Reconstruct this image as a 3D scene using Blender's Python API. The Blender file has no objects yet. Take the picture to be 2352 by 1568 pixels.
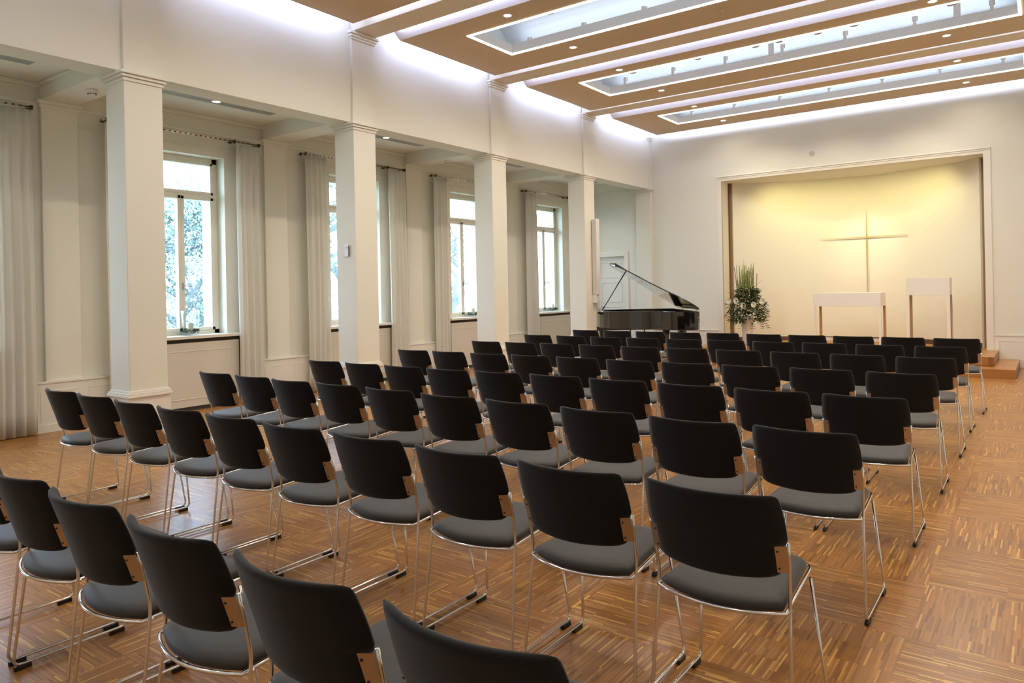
import bpy, bmesh, math, random
from mathutils import Vector, Matrix
R = random.Random(7)
PI = math.pi
S = bpy.context.scene
C = S.collection

# ------------------------------------------------------------------ camera
cam_d = bpy.data.cameras.new('camera')
cam = bpy.data.objects.new('camera', cam_d)
C.objects.link(cam)
F_PX = 1666.97
cam_d.sensor_fit = 'HORIZONTAL'
cam_d.sensor_width = 36.0
cam_d.lens = F_PX / 2352.0 * 36.0
cam_d.shift_x = 0.0
cam_d.shift_y = -120.14 / 2352.0
_right = Vector((0.8042800, 0.5939272, -0.0196013))
_down = Vector((-0.0157568, -0.0116590, -0.9998079))
_fwd = Vector((-0.5940416, 0.8044343, -0.0000187))
_m = Matrix((_right, -_down, -_fwd)).transposed().to_4x4()
_m.translation = Vector((0, 0, 1.5))
cam.matrix_world = _m
cam_d.clip_start = 0.05
cam_d.clip_end = 400
S.camera = cam

# ------------------------------------------------------------------ colour management, sky
S.view_settings.view_transform = 'Standard'
S.view_settings.look = 'None'
S.view_settings.exposure = 1.08
S.view_settings.gamma = 1.0
S.view_settings.use_curve_mapping = False
S.cycles.use_denoising = True
S.cycles.max_bounces = 8
S.cycles.diffuse_bounces = 4
S.cycles.glossy_bounces = 4
S.cycles.transparent_max_bounces = 12
S.cycles.transmission_bounces = 4
S.cycles.sample_clamp_indirect = 4.0
S.cycles.caustics_reflective = False
S.cycles.caustics_refractive = False
S.cycles.use_adaptive_sampling = True
S.cycles.adaptive_threshold = 0.02

w = bpy.data.worlds.new('overcast_sky')
S.world = w
w.use_nodes = True
nt = w.node_tree
bg = nt.nodes['Background']
tc = nt.nodes.new('ShaderNodeTexCoord')
sx = nt.nodes.new('ShaderNodeSeparateXYZ')
cr = nt.nodes.new('ShaderNodeValToRGB')
nt.links.new(tc.outputs['Generated'], sx.inputs[0])
nt.links.new(sx.outputs['Z'], cr.inputs[0])
cr.color_ramp.elements[0].position = 0.0
cr.color_ramp.elements[0].color = (0.56, 0.75, 1.0, 1)
cr.color_ramp.elements[1].position = 0.6
cr.color_ramp.elements[1].color = (0.44, 0.68, 1.0, 1)
nt.links.new(cr.outputs[0], bg.inputs[0])
bg.inputs[1].default_value = 8.0

P_DOWN = 62.0      # downlight spot, W
P_COVE = 9.0       # cove strip W per metre
P_SLOT = 1.5       # recess strip W per metre
WARM = (1.0, 0.87, 0.68)
COOL = (0.62, 0.68, 1.0)

# ------------------------------------------------------------------ room dimensions
XA = -7.124        # room face of the arcade columns
XR = 0.80          # right wall
XW = -9.03         # face of the window-wall pilasters
YB = 15.024        # altar wall
YF = -2.45         # wall behind the camera
CW, CD = 0.378, 0.367
def YK(k): return 3.423 + 2.873 * k
ZB = 3.68          # arcade soffit
ZP = 4.82          # ceiling panel soffit
ZC = 5.42          # structural ceiling
PLAT = 0.286

# ------------------------------------------------------------------ helpers
def new_obj(name, me, m, parent=None):
    o = bpy.data.objects.new(name, me)
    C.objects.link(o)
    if m is not None:
        if isinstance(m, (list, tuple)):
            for q in m: me.materials.append(q)
        else:
            me.materials.append(m)
    if parent is not None: o.parent = parent
    return o

def obj(name, bm, m, parent=None, smooth=False, bevel=0.0, seg=2):
    me = bpy.data.meshes.new(name)
    bmesh.ops.recalc_face_normals(bm, faces=bm.faces)
    bm.to_mesh(me); bm.free()
    if smooth:
        for p in me.polygons: p.use_smooth = True
    o = new_obj(name, me, m, parent)
    if bevel:
        b = o.modifiers.new('bevel', 'BEVEL'); b.width = bevel; b.segments = seg
        b.limit_method = 'ANGLE'; b.angle_limit = math.radians(40)
    return o

def thing(name, label, cat, loc=(0, 0, 0), rz=0.0, group=None):
    o = bpy.data.objects.new(name, None); C.objects.link(o)
    o.location = loc; o.rotation_euler = (0, 0, rz); o.empty_display_size = 0.1
    o['label'] = label; o['category'] = cat
    if group: o['group'] = group
    return o

def tag(o, label, cat, group=None, kind=None):
    o['label'] = label; o['category'] = cat
    if group: o['group'] = group
    if kind: o['kind'] = kind
    return o

def struct(name, bm, m, parent=None, **k):
    o = obj(name, bm, m, parent, **k)
    if parent is None: o['kind'] = 'structure'
    return o

def box(bm, x0, x1, y0, y1, z0, z1):
    v = [bm.verts.new(p) for p in ((x0,y0,z0),(x1,y0,z0),(x1,y1,z0),(x0,y1,z0),(x0,y0,z1),(x1,y0,z1),(x1,y1,z1),(x0,y1,z1))]
    for f in ((0,3,2,1),(4,5,6,7),(0,1,5,4),(1,2,6,5),(2,3,7,6),(3,0,4,7)):
        bm.faces.new([v[i] for i in f])
    return v

def B(*boxes):
    bm = bmesh.new()
    for b in boxes: box(bm, *b)
    return bm

def prism(bm, pts, z0, z1):
    lo = [bm.verts.new((p[0], p[1], z0)) for p in pts]
    hi = [bm.verts.new((p[0], p[1], z1)) for p in pts]
    n = len(pts)
    bm.faces.new(lo[::-1]); bm.faces.new(hi)
    for i in range(n):
        bm.faces.new((lo[i], lo[(i+1) % n], hi[(i+1) % n], hi[i]))

def fillet(pts, r, n=4):
    out = [Vector(pts[0])]
    for i in range(1, len(pts)-1):
        a, b, c = Vector(pts[i-1]), Vector(pts[i]), Vector(pts[i+1])
        d1 = (a-b); d2 = (c-b)
        rr = min(r, d1.length*.45, d2.length*.45)
        p, q = b + d1.normalized()*rr, b + d2.normalized()*rr
        for k in range(n+1):
            t = k/n
            out.append(p*(1-t)**2 + b*2*t*(1-t) + q*t*t)
    out.append(Vector(pts[-1]))
    return out

def tube(bm, pts, r, seg=8, closed=False, cap=True):
    pts = [Vector(p) for p in pts]
    n = len(pts); rings = []
    rad = r if callable(r) else (lambda t: r)
    prev = None
    for i, p in enumerate(pts):
        if closed: t = (pts[(i+1) % n]-pts[i-1]).normalized()
        else: t = (pts[min(i+1, n-1)]-pts[max(i-1, 0)]).normalized()
        if prev is None:
            ref = Vector((0, 0, 1)) if abs(t.z) < .9 else Vector((1, 0, 0))
            u = t.cross(ref).normalized()
        else:
            u = (prev - t*prev.dot(t))
            if u.length < 1e-6: u = t.orthogonal()
            u.normalize()
        prev = u; v = t.cross(u)
        rr = rad(i/max(n-1, 1))
        rings.append([bm.verts.new(p + (u*math.cos(a)+v*math.sin(a))*rr) for a in [2*PI*k/seg for k in range(seg)]])
    m = n if closed else n-1
    for i in range(m):
        a, b = rings[i], rings[(i+1) % n]
        for k in range(seg):
            bm.faces.new((a[k], a[(k+1) % seg], b[(k+1) % seg], b[k]))
    if cap and not closed:
        bm.faces.new(rings[0][::-1]); bm.faces.new(rings[-1])

def lathe(bm, prof, seg=24, c=(0, 0, 0), ax='z'):
    rings = []
    for r, z in prof:
        if r < 1e-5:
            rings.append([bm.verts.new((c[0], c[1], c[2]+z))])
        else:
            rings.append([bm.verts.new((c[0]+r*math.cos(2*PI*k/seg), c[1]+r*math.sin(2*PI*k/seg), c[2]+z)) for k in range(seg)])
    for a, b in zip(rings, rings[1:]):
        if len(a) == 1 and len(b) == 1: continue
        if len(a) == 1:
            for k in range(seg): bm.faces.new((a[0], b[k], b[(k+1) % seg]))
        elif len(b) == 1:
            for k in range(seg): bm.faces.new((a[k], a[(k+1) % seg], b[0]))
        else:
            for k in range(seg): bm.faces.new((a[k], a[(k+1) % seg], b[(k+1) % seg], b[k]))

def copy_tree(o, parent=None):
    c = o.copy(); C.objects.link(c); c.parent = parent
    for ch in o.children: 
        copy_tree(ch, c)
    return c

# ------------------------------------------------------------------ materials
def mat(name, col, rough=0.6, metal=0.0, spec=0.5, coat=0.0, sheen=0.0, noise=0.0, nscale=6.0, bump=0.0, bscale=200.0):
    m = bpy.data.materials.new(name); m.use_nodes = True
    n = m.node_tree; b = n.nodes['Principled BSDF']
    b.inputs['Base Color'].default_value = (*col, 1)
    b.inputs['Roughness'].default_value = rough
    b.inputs['Metallic'].default_value = metal
    b.inputs['Specular IOR Level'].default_value = spec
    b.inputs['Coat Weight'].default_value = coat
    b.inputs['Coat Roughness'].default_value = 0.05
    b.inputs['Sheen Weight'].default_value = sheen
    b.inputs['Sheen Roughness'].default_value = 0.4
    if noise:
        t = n.nodes.new('ShaderNodeTexCoord'); x = n.nodes.new('ShaderNodeTexNoise'); x.inputs['Scale'].default_value = nscale
        x.inputs['Detail'].default_value = 4
        r = n.nodes.new('ShaderNodeMapRange'); r.inputs['To Min'].default_value = 1-noise; r.inputs['To Max'].default_value = 1+noise
        mx = n.nodes.new('ShaderNodeMix'); mx.data_type = 'RGBA'; mx.blend_type = 'MULTIPLY'; mx.inputs[0].default_value = 1
        mx.inputs[6].default_value = (*col, 1)
        n.links.new(t.outputs['Object'], x.inputs['Vector']); n.links.new(x.outputs['Fac'], r.inputs['Value'])
        n.links.new(r.outputs[0], mx.inputs[7]); n.links.new(mx.outputs[2], b.inputs['Base Color'])
    if bump:
        t = n.nodes.new('ShaderNodeTexCoord'); x = n.nodes.new('ShaderNodeTexNoise'); x.inputs['Scale'].default_value = bscale
        bp = n.nodes.new('ShaderNodeBump'); bp.inputs['Strength'].default_value = bump; bp.inputs['Distance'].default_value = 0.002
        n.links.new(t.outputs['Object'], x.inputs['Vector']); n.links.new(x.outputs['Fac'], bp.inputs['Height'])
        n.links.new(bp.outputs[0], b.inputs['Normal'])
    return m

def emis(name, col, s):
    m = bpy.data.materials.new(name); m.use_nodes = True
    n = m.node_tree; n.nodes.clear()
    e = n.nodes.new('ShaderNodeEmission'); e.inputs[0].default_value = (*col, 1); e.inputs[1].default_value = s
    o = n.nodes.new('ShaderNodeOutputMaterial'); n.links.new(e.outputs[0], o.inputs[0])
    return m

M = {}
M['wall'] = mat('cream_wall_paint', (0.80, 0.785, 0.685), 0.75, spec=.2, noise=.015, nscale=1.5)
M['trim'] = mat('white_trim_paint', (0.82, 0.79, 0.71), 0.5, spec=.3, noise=.01)
M['panel_unlit'] = mat('ceiling_plaster_unlit_tone', (0.68, 0.56, 0.40), 0.85, spec=.15, noise=.02, nscale=1.0)  # pale plaster toned beige for its unlit underside
M['beam_paint'] = mat('light_beam_plaster', (0.80, 0.74, 0.60), 0.85, spec=.15, noise=.015)
M['ceil'] = mat('white_ceiling_paint', (0.80, 0.80, 0.79), 0.85, spec=.15, noise=.01)
M['radiator_paint'] = mat('light_beige_panel_paint', (0.72, 0.675, 0.58), 0.5, spec=.3, noise=.01)
M['frame_paint'] = mat('cream_window_paint', (0.80, 0.77, 0.66), 0.35, spec=.45, noise=.01)
M['chrome'] = mat('polished_chrome', (0.80, 0.79, 0.77), 0.12, metal=1.0, noise=.02, nscale=40)
M['plate'] = mat('floor_tinted_chrome', (0.50, 0.375, 0.25), 0.38, metal=.75, noise=.06, nscale=30)  # brown tint paints the floor's reflection into the chrome plates
M['black_plastic'] = mat('black_plastic', (0.012, 0.012, 0.012), 0.45, noise=.05)
M['dark_gap'] = mat('gap_shade_and_dark_joint', (0.05, 0.045, 0.04), 0.8, noise=.05)  # near-black for shade in the cover gaps, and for the platform joint
M['niche_gap'] = mat('niche_gap_dim_tone', (0.30, 0.19, 0.10), 0.8, noise=.05)  # brown stands for the dim light leaking into the niche gaps
M['piano'] = mat('black_piano_lacquer', (0.004, 0.004, 0.004), 0.04, spec=.6, coat=1.0, noise=.02)
M['brass'] = mat('brass_hardware', (0.83, 0.62, 0.28), 0.25, metal=1.0, noise=.03)
M['gold_plate'] = mat('gold_cast_iron_plate', (0.55, 0.40, 0.16), 0.4, metal=.7, noise=.05)
M['ivory'] = mat('ivory_key', (0.85, 0.83, 0.76), 0.25, noise=.02)
M['white_lacquer'] = mat('white_altar_lacquer', (0.86, 0.845, 0.78), 0.4, spec=.4, noise=.01)
M['oak_side'] = mat('oak_leg_side', (0.42, 0.25, 0.09), 0.5, noise=.12, nscale=12)
M['dark_base'] = mat('dark_walnut_base', (0.11, 0.055, 0.03), 0.5, noise=.1)
M['gold'] = mat('gilded_metal', (0.80, 0.62, 0.16), 0.35, metal=.85, noise=.05)
M['grey_vent'] = mat('grey_vent_metal', (0.42, 0.42, 0.42), 0.5, metal=.2, noise=.03)
M['white_plastic'] = mat('white_plastic', (0.80, 0.79, 0.76), 0.4, noise=.01)
M['grey_lamp'] = mat('grey_lamp_housing', (0.42, 0.43, 0.42), 0.5, noise=.03)
M['rod'] = mat('dark_bronze_rod', (0.10, 0.07, 0.045), 0.35, metal=.8, noise=.05)
M['glazed'] = mat('white_glazed_ceramic', (0.82, 0.80, 0.76), 0.15, coat=.5, noise=.01)
M['candle'] = mat('ivory_wax', (0.80, 0.78, 0.60), 0.5, noise=.03)
M['leaf'] = mat('dark_green_leaf', (0.045, 0.085, 0.03), 0.45, noise=.3, nscale=8)
M['leaf2'] = mat('olive_leaf', (0.16, 0.20, 0.06), 0.5, noise=.3, nscale=8)
M['brownleaf'] = mat('russet_leaf', (0.16, 0.09, 0.035), 0.5, noise=.3, nscale=8)
M['petal'] = mat('white_petal', (0.86, 0.86, 0.70), 0.6, noise=.03)
M['spike'] = mat('lime_flower_spike', (0.42, 0.50, 0.14), 0.6, noise=.15, nscale=30)
M['twig'] = mat('brown_twig', (0.20, 0.13, 0.06), 0.7, noise=.2)
M['bark'] = mat('grey_bark', (0.13, 0.14, 0.14), 0.9, noise=.3, nscale=3)
M['frostleaf'] = mat('pale_lichen_green', (0.33, 0.40, 0.355), 0.8, noise=.35, nscale=1.5)
M['grass'] = mat('lawn_grass', (0.22, 0.27, 0.17), 0.9, noise=.3, nscale=2)
M['render_wall'] = mat('white_render', (0.85, 0.85, 0.85), 0.9, noise=.02)
M['slate'] = mat('grey_slate', (0.20, 0.24, 0.30), 0.8, noise=.1)
M['led_warm'] = emis('warm_led_diffuser', (1.0, 0.93, 0.80), 6.0)
M['led_line'] = emis('white_led_line', (1.0, 0.96, 0.88), 1.6)

def fabric(name, col, sheen, scale=900.0, rough=.9, spec=.15):
    m = mat(name, col, rough, spec=spec, sheen=sheen)
    n = m.node_tree; b = n.nodes['Principled BSDF']
    t = n.nodes.new('ShaderNodeTexCoord')
    wv = n.nodes.new('ShaderNodeTexVoronoi'); wv.inputs['Scale'].default_value = scale
    r = n.nodes.new('ShaderNodeMapRange'); r.inputs['To Min'].default_value = .65; r.inputs['To Max'].default_value = 1.35
    mx = n.nodes.new('ShaderNodeMix'); mx.data_type = 'RGBA'; mx.blend_type = 'MULTIPLY'; mx.inputs[0].default_value = 1
    mx.inputs[6].default_value = (*col, 1)
    bp = n.nodes.new('ShaderNodeBump'); bp.inputs['Strength'].default_value = .25; bp.inputs['Distance'].default_value = .001
    n.links.new(t.outputs['Object'], wv.inputs['Vector']); n.links.new(wv.outputs['Distance'], r.inputs['Value'])
    n.links.new(r.outputs[0], mx.inputs[7]); n.links.new(mx.outputs[2], b.inputs['Base Color'])
    n.links.new(wv.outputs['Distance'], bp.inputs['Height']); n.links.new(bp.outputs[0], b.inputs['Normal'])
    return m
M['back_fabric'] = fabric('wool_upholstery_shaded', (0.0115, 0.0105, 0.0098), .22)  # same cloth toned darker, as the backs stand in shade
M['seat_fabric'] = fabric('wool_upholstery_lit', (0.036, 0.031, 0.0265), .22, 900.0, .55, .30)  # same cloth toned lighter, as the seats catch light from above

def curtain_mat():
    m = mat('ivory_curtain_cloth', (0.94, 0.93, 0.87), 0.9, spec=.1)
    n = m.node_tree; b = n.nodes['Principled BSDF']; o = n.nodes['Material Output']
    tr = n.nodes.new('ShaderNodeBsdfTranslucent'); tr.inputs[0].default_value = (0.94, 0.92, 0.86, 1)
    mx = n.nodes.new('ShaderNodeMixShader'); mx.inputs[0].default_value = .38
    n.links.new(b.outputs[0], mx.inputs[1]); n.links.new(tr.outputs[0], mx.inputs[2]); n.links.new(mx.outputs[0], o.inputs[0])
    return m
M['curtain'] = curtain_mat()

def glass_mat(name='window_glass', tint=(1, 1, 1), f=1.45, rough=0.0):
    m = bpy.data.materials.new(name); m.use_nodes = True
    n = m.node_tree; n.nodes.clear()
    o = n.nodes.new('ShaderNodeOutputMaterial')
    t = n.nodes.new('ShaderNodeBsdfTransparent'); t.inputs[0].default_value = (*tint, 1)
    g = n.nodes.new('ShaderNodeBsdfGlossy'); g.inputs['Roughness'].default_value = rough
    lw_ = n.nodes.new('ShaderNodeLayerWeight'); lw_.inputs[0].default_value = .5
    pw = n.nodes.new('ShaderNodeMath'); pw.operation = 'POWER'; pw.inputs[1].default_value = 4.0
    ml = n.nodes.new('ShaderNodeMath'); ml.operation = 'MULTIPLY_ADD'; ml.inputs[1].default_value = .8; ml.inputs[2].default_value = .03
    n.links.new(lw_.outputs['Facing'], pw.inputs[0]); n.links.new(pw.outputs[0], ml.inputs[0])
    mx = n.nodes.new('ShaderNodeMixShader')
    n.links.new(ml.outputs[0], mx.inputs[0]); n.links.new(t.outputs[0], mx.inputs[1]); n.links.new(g.outputs[0], mx.inputs[2])
    n.links.new(mx.outputs[0], o.inputs[0])
    return m
M['glass'] = glass_mat()
M['glassware'] = glass_mat('clear_glassware', (.96, .98, .98), 1.5)

class NT:
    def __init__(s, m): s.n = m.node_tree
    def node(s, t, **k):
        x = s.n.nodes.new(t)
        for a, b in k.items(): setattr(x, a, b)
        return x
    def math(s, op, a, b=None, c=None):
        x = s.node('ShaderNodeMath', operation=op)
        for i, v in enumerate((a, b, c)):
            if v is None: continue
            if isinstance(v, (int, float)): x.inputs[i].default_value = v
            else: s.n.links.new(v, x.inputs[i])
        return x.outputs[0]
    def mixf(s, f, a, b):
        x = s.node('ShaderNodeMix', data_type='FLOAT')
        for i, v in ((0, f), (2, a), (3, b)):
            if isinstance(v, (int, float)): x.inputs[i].default_value = v
            else: s.n.links.new(v, x.inputs[i])
        return x.outputs[0]

def parquet(name, ox, oy, T, sw=0.0082, sl=0.165, checker=True, along_x=False, gain=1.0):
    m = bpy.data.materials.new(name); m.use_nodes = True
    N = NT(m); n = m.node_tree; L = n.links.new
    b = n.nodes['Principled BSDF']
    tc = N.node('ShaderNodeTexCoord'); s = N.node('ShaderNodeSeparateXYZ'); L(tc.outputs['Object'], s.inputs[0])
    x = N.math('SUBTRACT', s.outputs[0], ox); y = N.math('SUBTRACT', s.outputs[1], oy)
    i = N.math('FLOOR', N.math('DIVIDE', x, T)); j = N.math('FLOOR', N.math('DIVIDE', y, T))
    if checker:
        par = N.math('MODULO', N.math('ADD', N.math('ADD', i, j), 200.0), 2.0)   # 0: strips run along y
    else:
        par = N.math('ADD', 1.0 if along_x else 0.0, 0.0)
    u = N.mixf(par, x, y); v = N.mixf(par, y, x)          # u across the strips, v along them
    if not checker: i = N.math('ADD', 0.0, 0.0); j = i
    su = N.math('DIVIDE', u, sw); iu = N.math('FLOOR', su)
    # every block of strips is laid as small panels, offset a little from strip to strip
    blk = N.math('FLOOR', N.math('DIVIDE', u, sw*20))
    wn0 = N.node('ShaderNodeTexWhiteNoise', noise_dimensions='2D')
    c0 = N.node('ShaderNodeCombineXYZ'); L(iu, c0.inputs[0]); L(N.math('ADD', i, N.math('MULTIPLY', j, 17.3)), c0.inputs[1]); L(c0.outputs[0], wn0.inputs['Vector'])
    wnb = N.node('ShaderNodeTexWhiteNoise', noise_dimensions='2D')
    cb = N.node('ShaderNodeCombineXYZ'); L(blk, cb.inputs[0]); L(N.math('ADD', i, N.math('MULTIPLY', j, 7.7)), cb.inputs[1]); L(cb.outputs[0], wnb.inputs['Vector'])
    off = N.math('ADD', N.math('MULTIPLY', wnb.outputs['Value'], .35), N.math('MULTIPLY', N.math('GREATER_THAN', wn0.outputs['Value'], .72), .5))
    sv = N.math('ADD', N.math('DIVIDE', v, sl), off); iv = N.math('FLOOR', sv)
    wn = N.node('ShaderNodeTexWhiteNoise', noise_dimensions='3D')
    c1 = N.node('ShaderNodeCombineXYZ'); L(iu, c1.inputs[0]); L(iv, c1.inputs[1]); L(N.math('ADD', i, N.math('MULTIPLY', j, 31.7)), c1.inputs[2]); L(c1.outputs[0], wn.inputs['Vector'])
    ramp = N.node('ShaderNodeValToRGB'); e = ramp.color_ramp
    cols = [(0.0, (0.235, 0.094, 0.024)), (.20, (0.32, 0.136, 0.034)), (.60, (0.385, 0.170, 0.041)), (.86, (0.44, 0.20, 0.050)), (.93, (0.55, 0.285, 0.072)), (1.0, (0.72, 0.42, 0.115))]
    e.elements[0].position = cols[0][0]; e.elements[0].color = (*cols[0][1], 1)
    e.elements[1].position = cols[-1][0]; e.elements[1].color = (*cols[-1][1], 1)
    for p, c in cols[1:-1]:
        q = e.elements.new(p); q.color = (*c, 1)
    for q in e.elements: q.color = tuple(min(1, k*gain) for k in q.color[:3]) + (1,)
    L(wn.outputs['Value'], ramp.inputs[0])
    # broad tone differences from board to board
    big = N.node('ShaderNodeTexNoise'); big.inputs['Scale'].default_value = 1.3; big.inputs['Detail'].default_value = 2
    L(tc.outputs['Object'], big.inputs['Vector'])
    grain = N.node('ShaderNodeTexNoise'); grain.inputs['Scale'].default_value = 1.0; grain.inputs['Detail'].default_value = 3
    cg = N.node('ShaderNodeCombineXYZ'); L(N.math('MULTIPLY', u, 420.0), cg.inputs[0]); L(N.math('MULTIPLY', v, 26.0), cg.inputs[1]); L(iu, cg.inputs[2]); L(cg.outputs[0], grain.inputs['Vector'])
    fu = N.math('FRACT', su); fv = N.math('FRACT', sv)
    eu = N.math('MINIMUM', fu, N.math('SUBTRACT', 1.0, fu)); ev = N.math('MULTIPLY', N.math('MINIMUM', fv, N.math('SUBTRACT', 1.0, fv)), sl/sw)
    edge = N.math('MINIMUM', eu, ev)
    seam = N.math('MINIMUM', N.math('ADD', .80, N.math('MULTIPLY', edge, 2.5)), 1.0)
    tx = N.math('FRACT', N.math('DIVIDE', x, T)); ty = N.math('FRACT', N.math('DIVIDE', y, T))
    te = N.math('MINIMUM', N.math('MINIMUM', tx, N.math('SUBTRACT', 1.0, tx)), N.math('MINIMUM', ty, N.math('SUBTRACT', 1.0, ty)))
    tseam = N.math('MINIMUM', N.math('ADD', .74, N.math('MULTIPLY', te, 90.0)), 1.0)
    f = N.math('MULTIPLY', seam, N.math('ADD', .82, N.math('MULTIPLY', grain.outputs['Fac'], .36)))
    f = N.math('MULTIPLY', f, N.math('ADD', .86, N.math('MULTIPLY', big.outputs['Fac'], .28)))
    if checker: f = N.math('MULTIPLY', f, tseam)
    mx = N.node('ShaderNodeMix', data_type='RGBA', blend_type='MULTIPLY'); mx.inputs[0].default_value = 1
    cf = N.node('ShaderNodeCombineColor')
    for k in range(3): L(f, cf.inputs[k])
    L(ramp.outputs[0], mx.inputs[6]); L(cf.outputs[0], mx.inputs[7]); L(mx.outputs[2], b.inputs['Base Color'])
    b.inputs['Roughness'].default_value = .36
    b.inputs['Specular IOR Level'].default_value = .5
    L(N.math('ADD', .25, N.math('MULTIPLY', grain.outputs['Fac'], .14)), b.inputs['Roughness'])
    return m
M['floor'] = parquet('parquet_floor', -0.501, 3.432, 0.657)
M['plat'] = parquet('platform_parquet', 0, 0, 1.0, sw=.03, sl=.5, checker=False, along_x=True, gain=1.35)
M['riser'] = parquet('platform_riser_wood', 0, 0, 1.0, sw=.5, sl=.9, checker=False, along_x=True, gain=1.1)

# ================================================================== SHELL
XO = XW - .62            # outer face of the window wall
XF = XW - .05            # wall face between pilasters
struct('floor', B((XO, XR+.2, YF-.2, YB+2.0, -.12, 0)), M['floor'])
struct('ceiling', B((XA-CD, XR+.2, YF-.2, YB+.2, ZC, ZC+.12)), M['ceil'])
struct('wall_right', B((XR, XR+.2, YF-.2, YB+.2, 0, ZC)), M['wall'])
struct('wall_rear', B((XO, XR, YF-.2, YF, 0, ZC)), M['wall'])

# altar wall with the niche opening and the door of the side aisle
NX0, NX1, NZ = -5.527, -.871, 3.69
DX0, DX1, DZ = -8.62, -7.843, 2.21
struct('wall_altar', B((XA-CD, NX0, YB, YB+.36, 0, ZC), (NX1, XR, YB, YB+.36, 0, ZC), (NX0, NX1, YB, YB+.36, NZ, ZC),
                       (XO, DX0, YB, YB+.16, 0, 4.1), (DX0, DX1, YB, YB+.16, DZ, 4.1), (DX1, XA-CD, YB, YB+.16, 0, 4.1)), M['wall'])
# arcade wall above the columns
struct('wall_arcade', B((XA-CD+.01, XA-.035, YF, YB, ZB, ZC)), M['wall'])
# window wall, pierced by windows
WC = [5.16 + 2.873*k for k in range(-2, 4)]
WH, WZ0, WZ1 = .53, .935, 3.37
bl = []
edges = [YF-.2] + [e for c in WC for e in (c-WH, c+WH)] + [YB+.16]
for a, b in zip(edges[0::2], edges[1::2]): bl.append((XO, XF, a, b, 0, 4.1))
for c in WC:
    bl.append((XO, XF, c-WH, c+WH, 0, WZ0)); bl.append((XO, XF, c-WH, c+WH, WZ1, 4.1))
struct('wall_left', B(*bl), M['wall'])

# side aisle ceiling: coffers between cross beams
ZCO = 3.909
struct('ceiling_aisle', B((XO, XA-CD+.01, YF-.2, YB+.16, ZCO, ZCO+.2)), M['wall'])
for k in range(-2, 5):
    y0 = YK(k); y1 = min(y0+CW, YB) 
    o = struct('trim_cross_beam', B((XF, XA-CD+.01, y0, y1, 3.72, ZCO), (XF, XA-CD+.01, y0-.03, min(y1+.03, YB), ZCO-.035, ZCO)), M['wall'], bevel=.006)
# cove moulding lines on the window wall and along the coffers
def bay_range(k):
    a = YK(k)+CW; b = YK(k+1)
    return a, b
for k in range(-2, 4):
    a, b = bay_range(k)
    struct('trim_coffer_moulding', B((XF, XF+.05, a, b, ZCO-.05, ZCO), (XF, XF+.022, a, b, 3.66, 3.70), (XF, XF+.016, a, b, 3.475, 3.50),
                              (XA-CD-.03, XA-CD+.01, a, b, ZCO-.05, ZCO)), M['wall'], bevel=.008)

# wall pilasters of the window wall
for k in range(-2, 4):
    y0 = YK(k)
    bm = B((XF-.01, XW, y0, y0+CW, 0, 3.72), (XF-.01, XW+.02, y0-.02, y0+CW+.02, 3.64, 3.68), (XF-.01, XW+.045, y0-.045, y0+CW+.045, 3.68, 3.72))
    struct('trim_pilaster', bm, M['wall'], bevel=.006)
# low wainscot between the radiator niches and along the altar wall
for k in range(-2, 4):
    y0 = YK(k)
    a = WC[k+2] - 2.873 + .68 if k > -2 else YF+.02
    b = WC[k+2] - .68
    bm = B((XF-.01, XW+.022, a, b, 0, .545), (XF-.01, XW+.034, a, b, .545, .57), (XF-.01, XW+.034, a, b, 0, .09))
    for p, q in ((y0+CW+.06, b-.03), (a+.03, y0-.06)):
        if q-p > .15:
            box(bm, XW+.02, XW+.026, p, q, .455, .463); box(bm, XW+.02, XW+.026, p, q, .12, .128)
            box(bm, XW+.02, XW+.026, p, p+.008, .12, .463); box(bm, XW+.02, XW+.026, q-.008, q, .12, .463)
    box(bm, XW+.02, XW+.027, y0+.06, y0+CW-.06, .455, .463)
    struct('baseboard_window_wall', bm, M['trim'], bevel=.004)
a, b = WC[5]+.68, YB
struct('baseboard_window_wall', B((XF-.01, XW+.022, a, b, 0, .545), (XF-.01, XW+.034, a, b, .545, .57)), M['trim'], bevel=.004)
def wains(x0, x1):
    bm = B((x0, x1, YB-.022, YB, 0, .53), (x0, x1, YB-.034, YB, .53, .555), (x0, x1, YB-.034, YB, 0, .09))
    n = max(1, round((x1-x0)/1.2)); w_ = (x1-x0)/n
    for i in range(n):
        p, q = x0+i*w_+.07, x0+(i+1)*w_-.07
        box(bm, p, q, YB-.028, YB-.02, .44, .449); box(bm, p, q, YB-.028, YB-.02, .12, .129)
        box(bm, p, p+.009, YB-.028, YB-.02, .12, .449); box(bm, q-.009, q, YB-.028, YB-.02, .12, .449)
    return bm
struct('baseboard_altar_right', wains(-.762, XR), M['trim'], bevel=.003)
struct('baseboard_altar_left', wains(XA, -5.63), M['trim'], bevel=.003)
struct('baseboard_right', B((XR-.022, XR, YF, YB-.034, 0, .53), (XR-.034, XR, YF, YB-.034, .53, .555)), M['trim'], bevel=.003)

# niche frame
fx0, fx1, fz = -5.632, -.762, 3.80
bm = B((fx0, NX0, YB-.03, YB+.02, 0, fz), (NX1, fx1, YB-.03, YB+.02, 0, fz), (NX0, NX1, YB-.03, YB+.02, NZ, fz),
       (fx0-.0, fx1, YB-.045, YB+.02, fz-.028, fz-.012), (fx0+.02, fx1-.02, YB-.04, YB+.02, fz-.058, fz-.048))
struct('trim_niche_frame', bm, M['trim'], bevel=.004)
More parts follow.
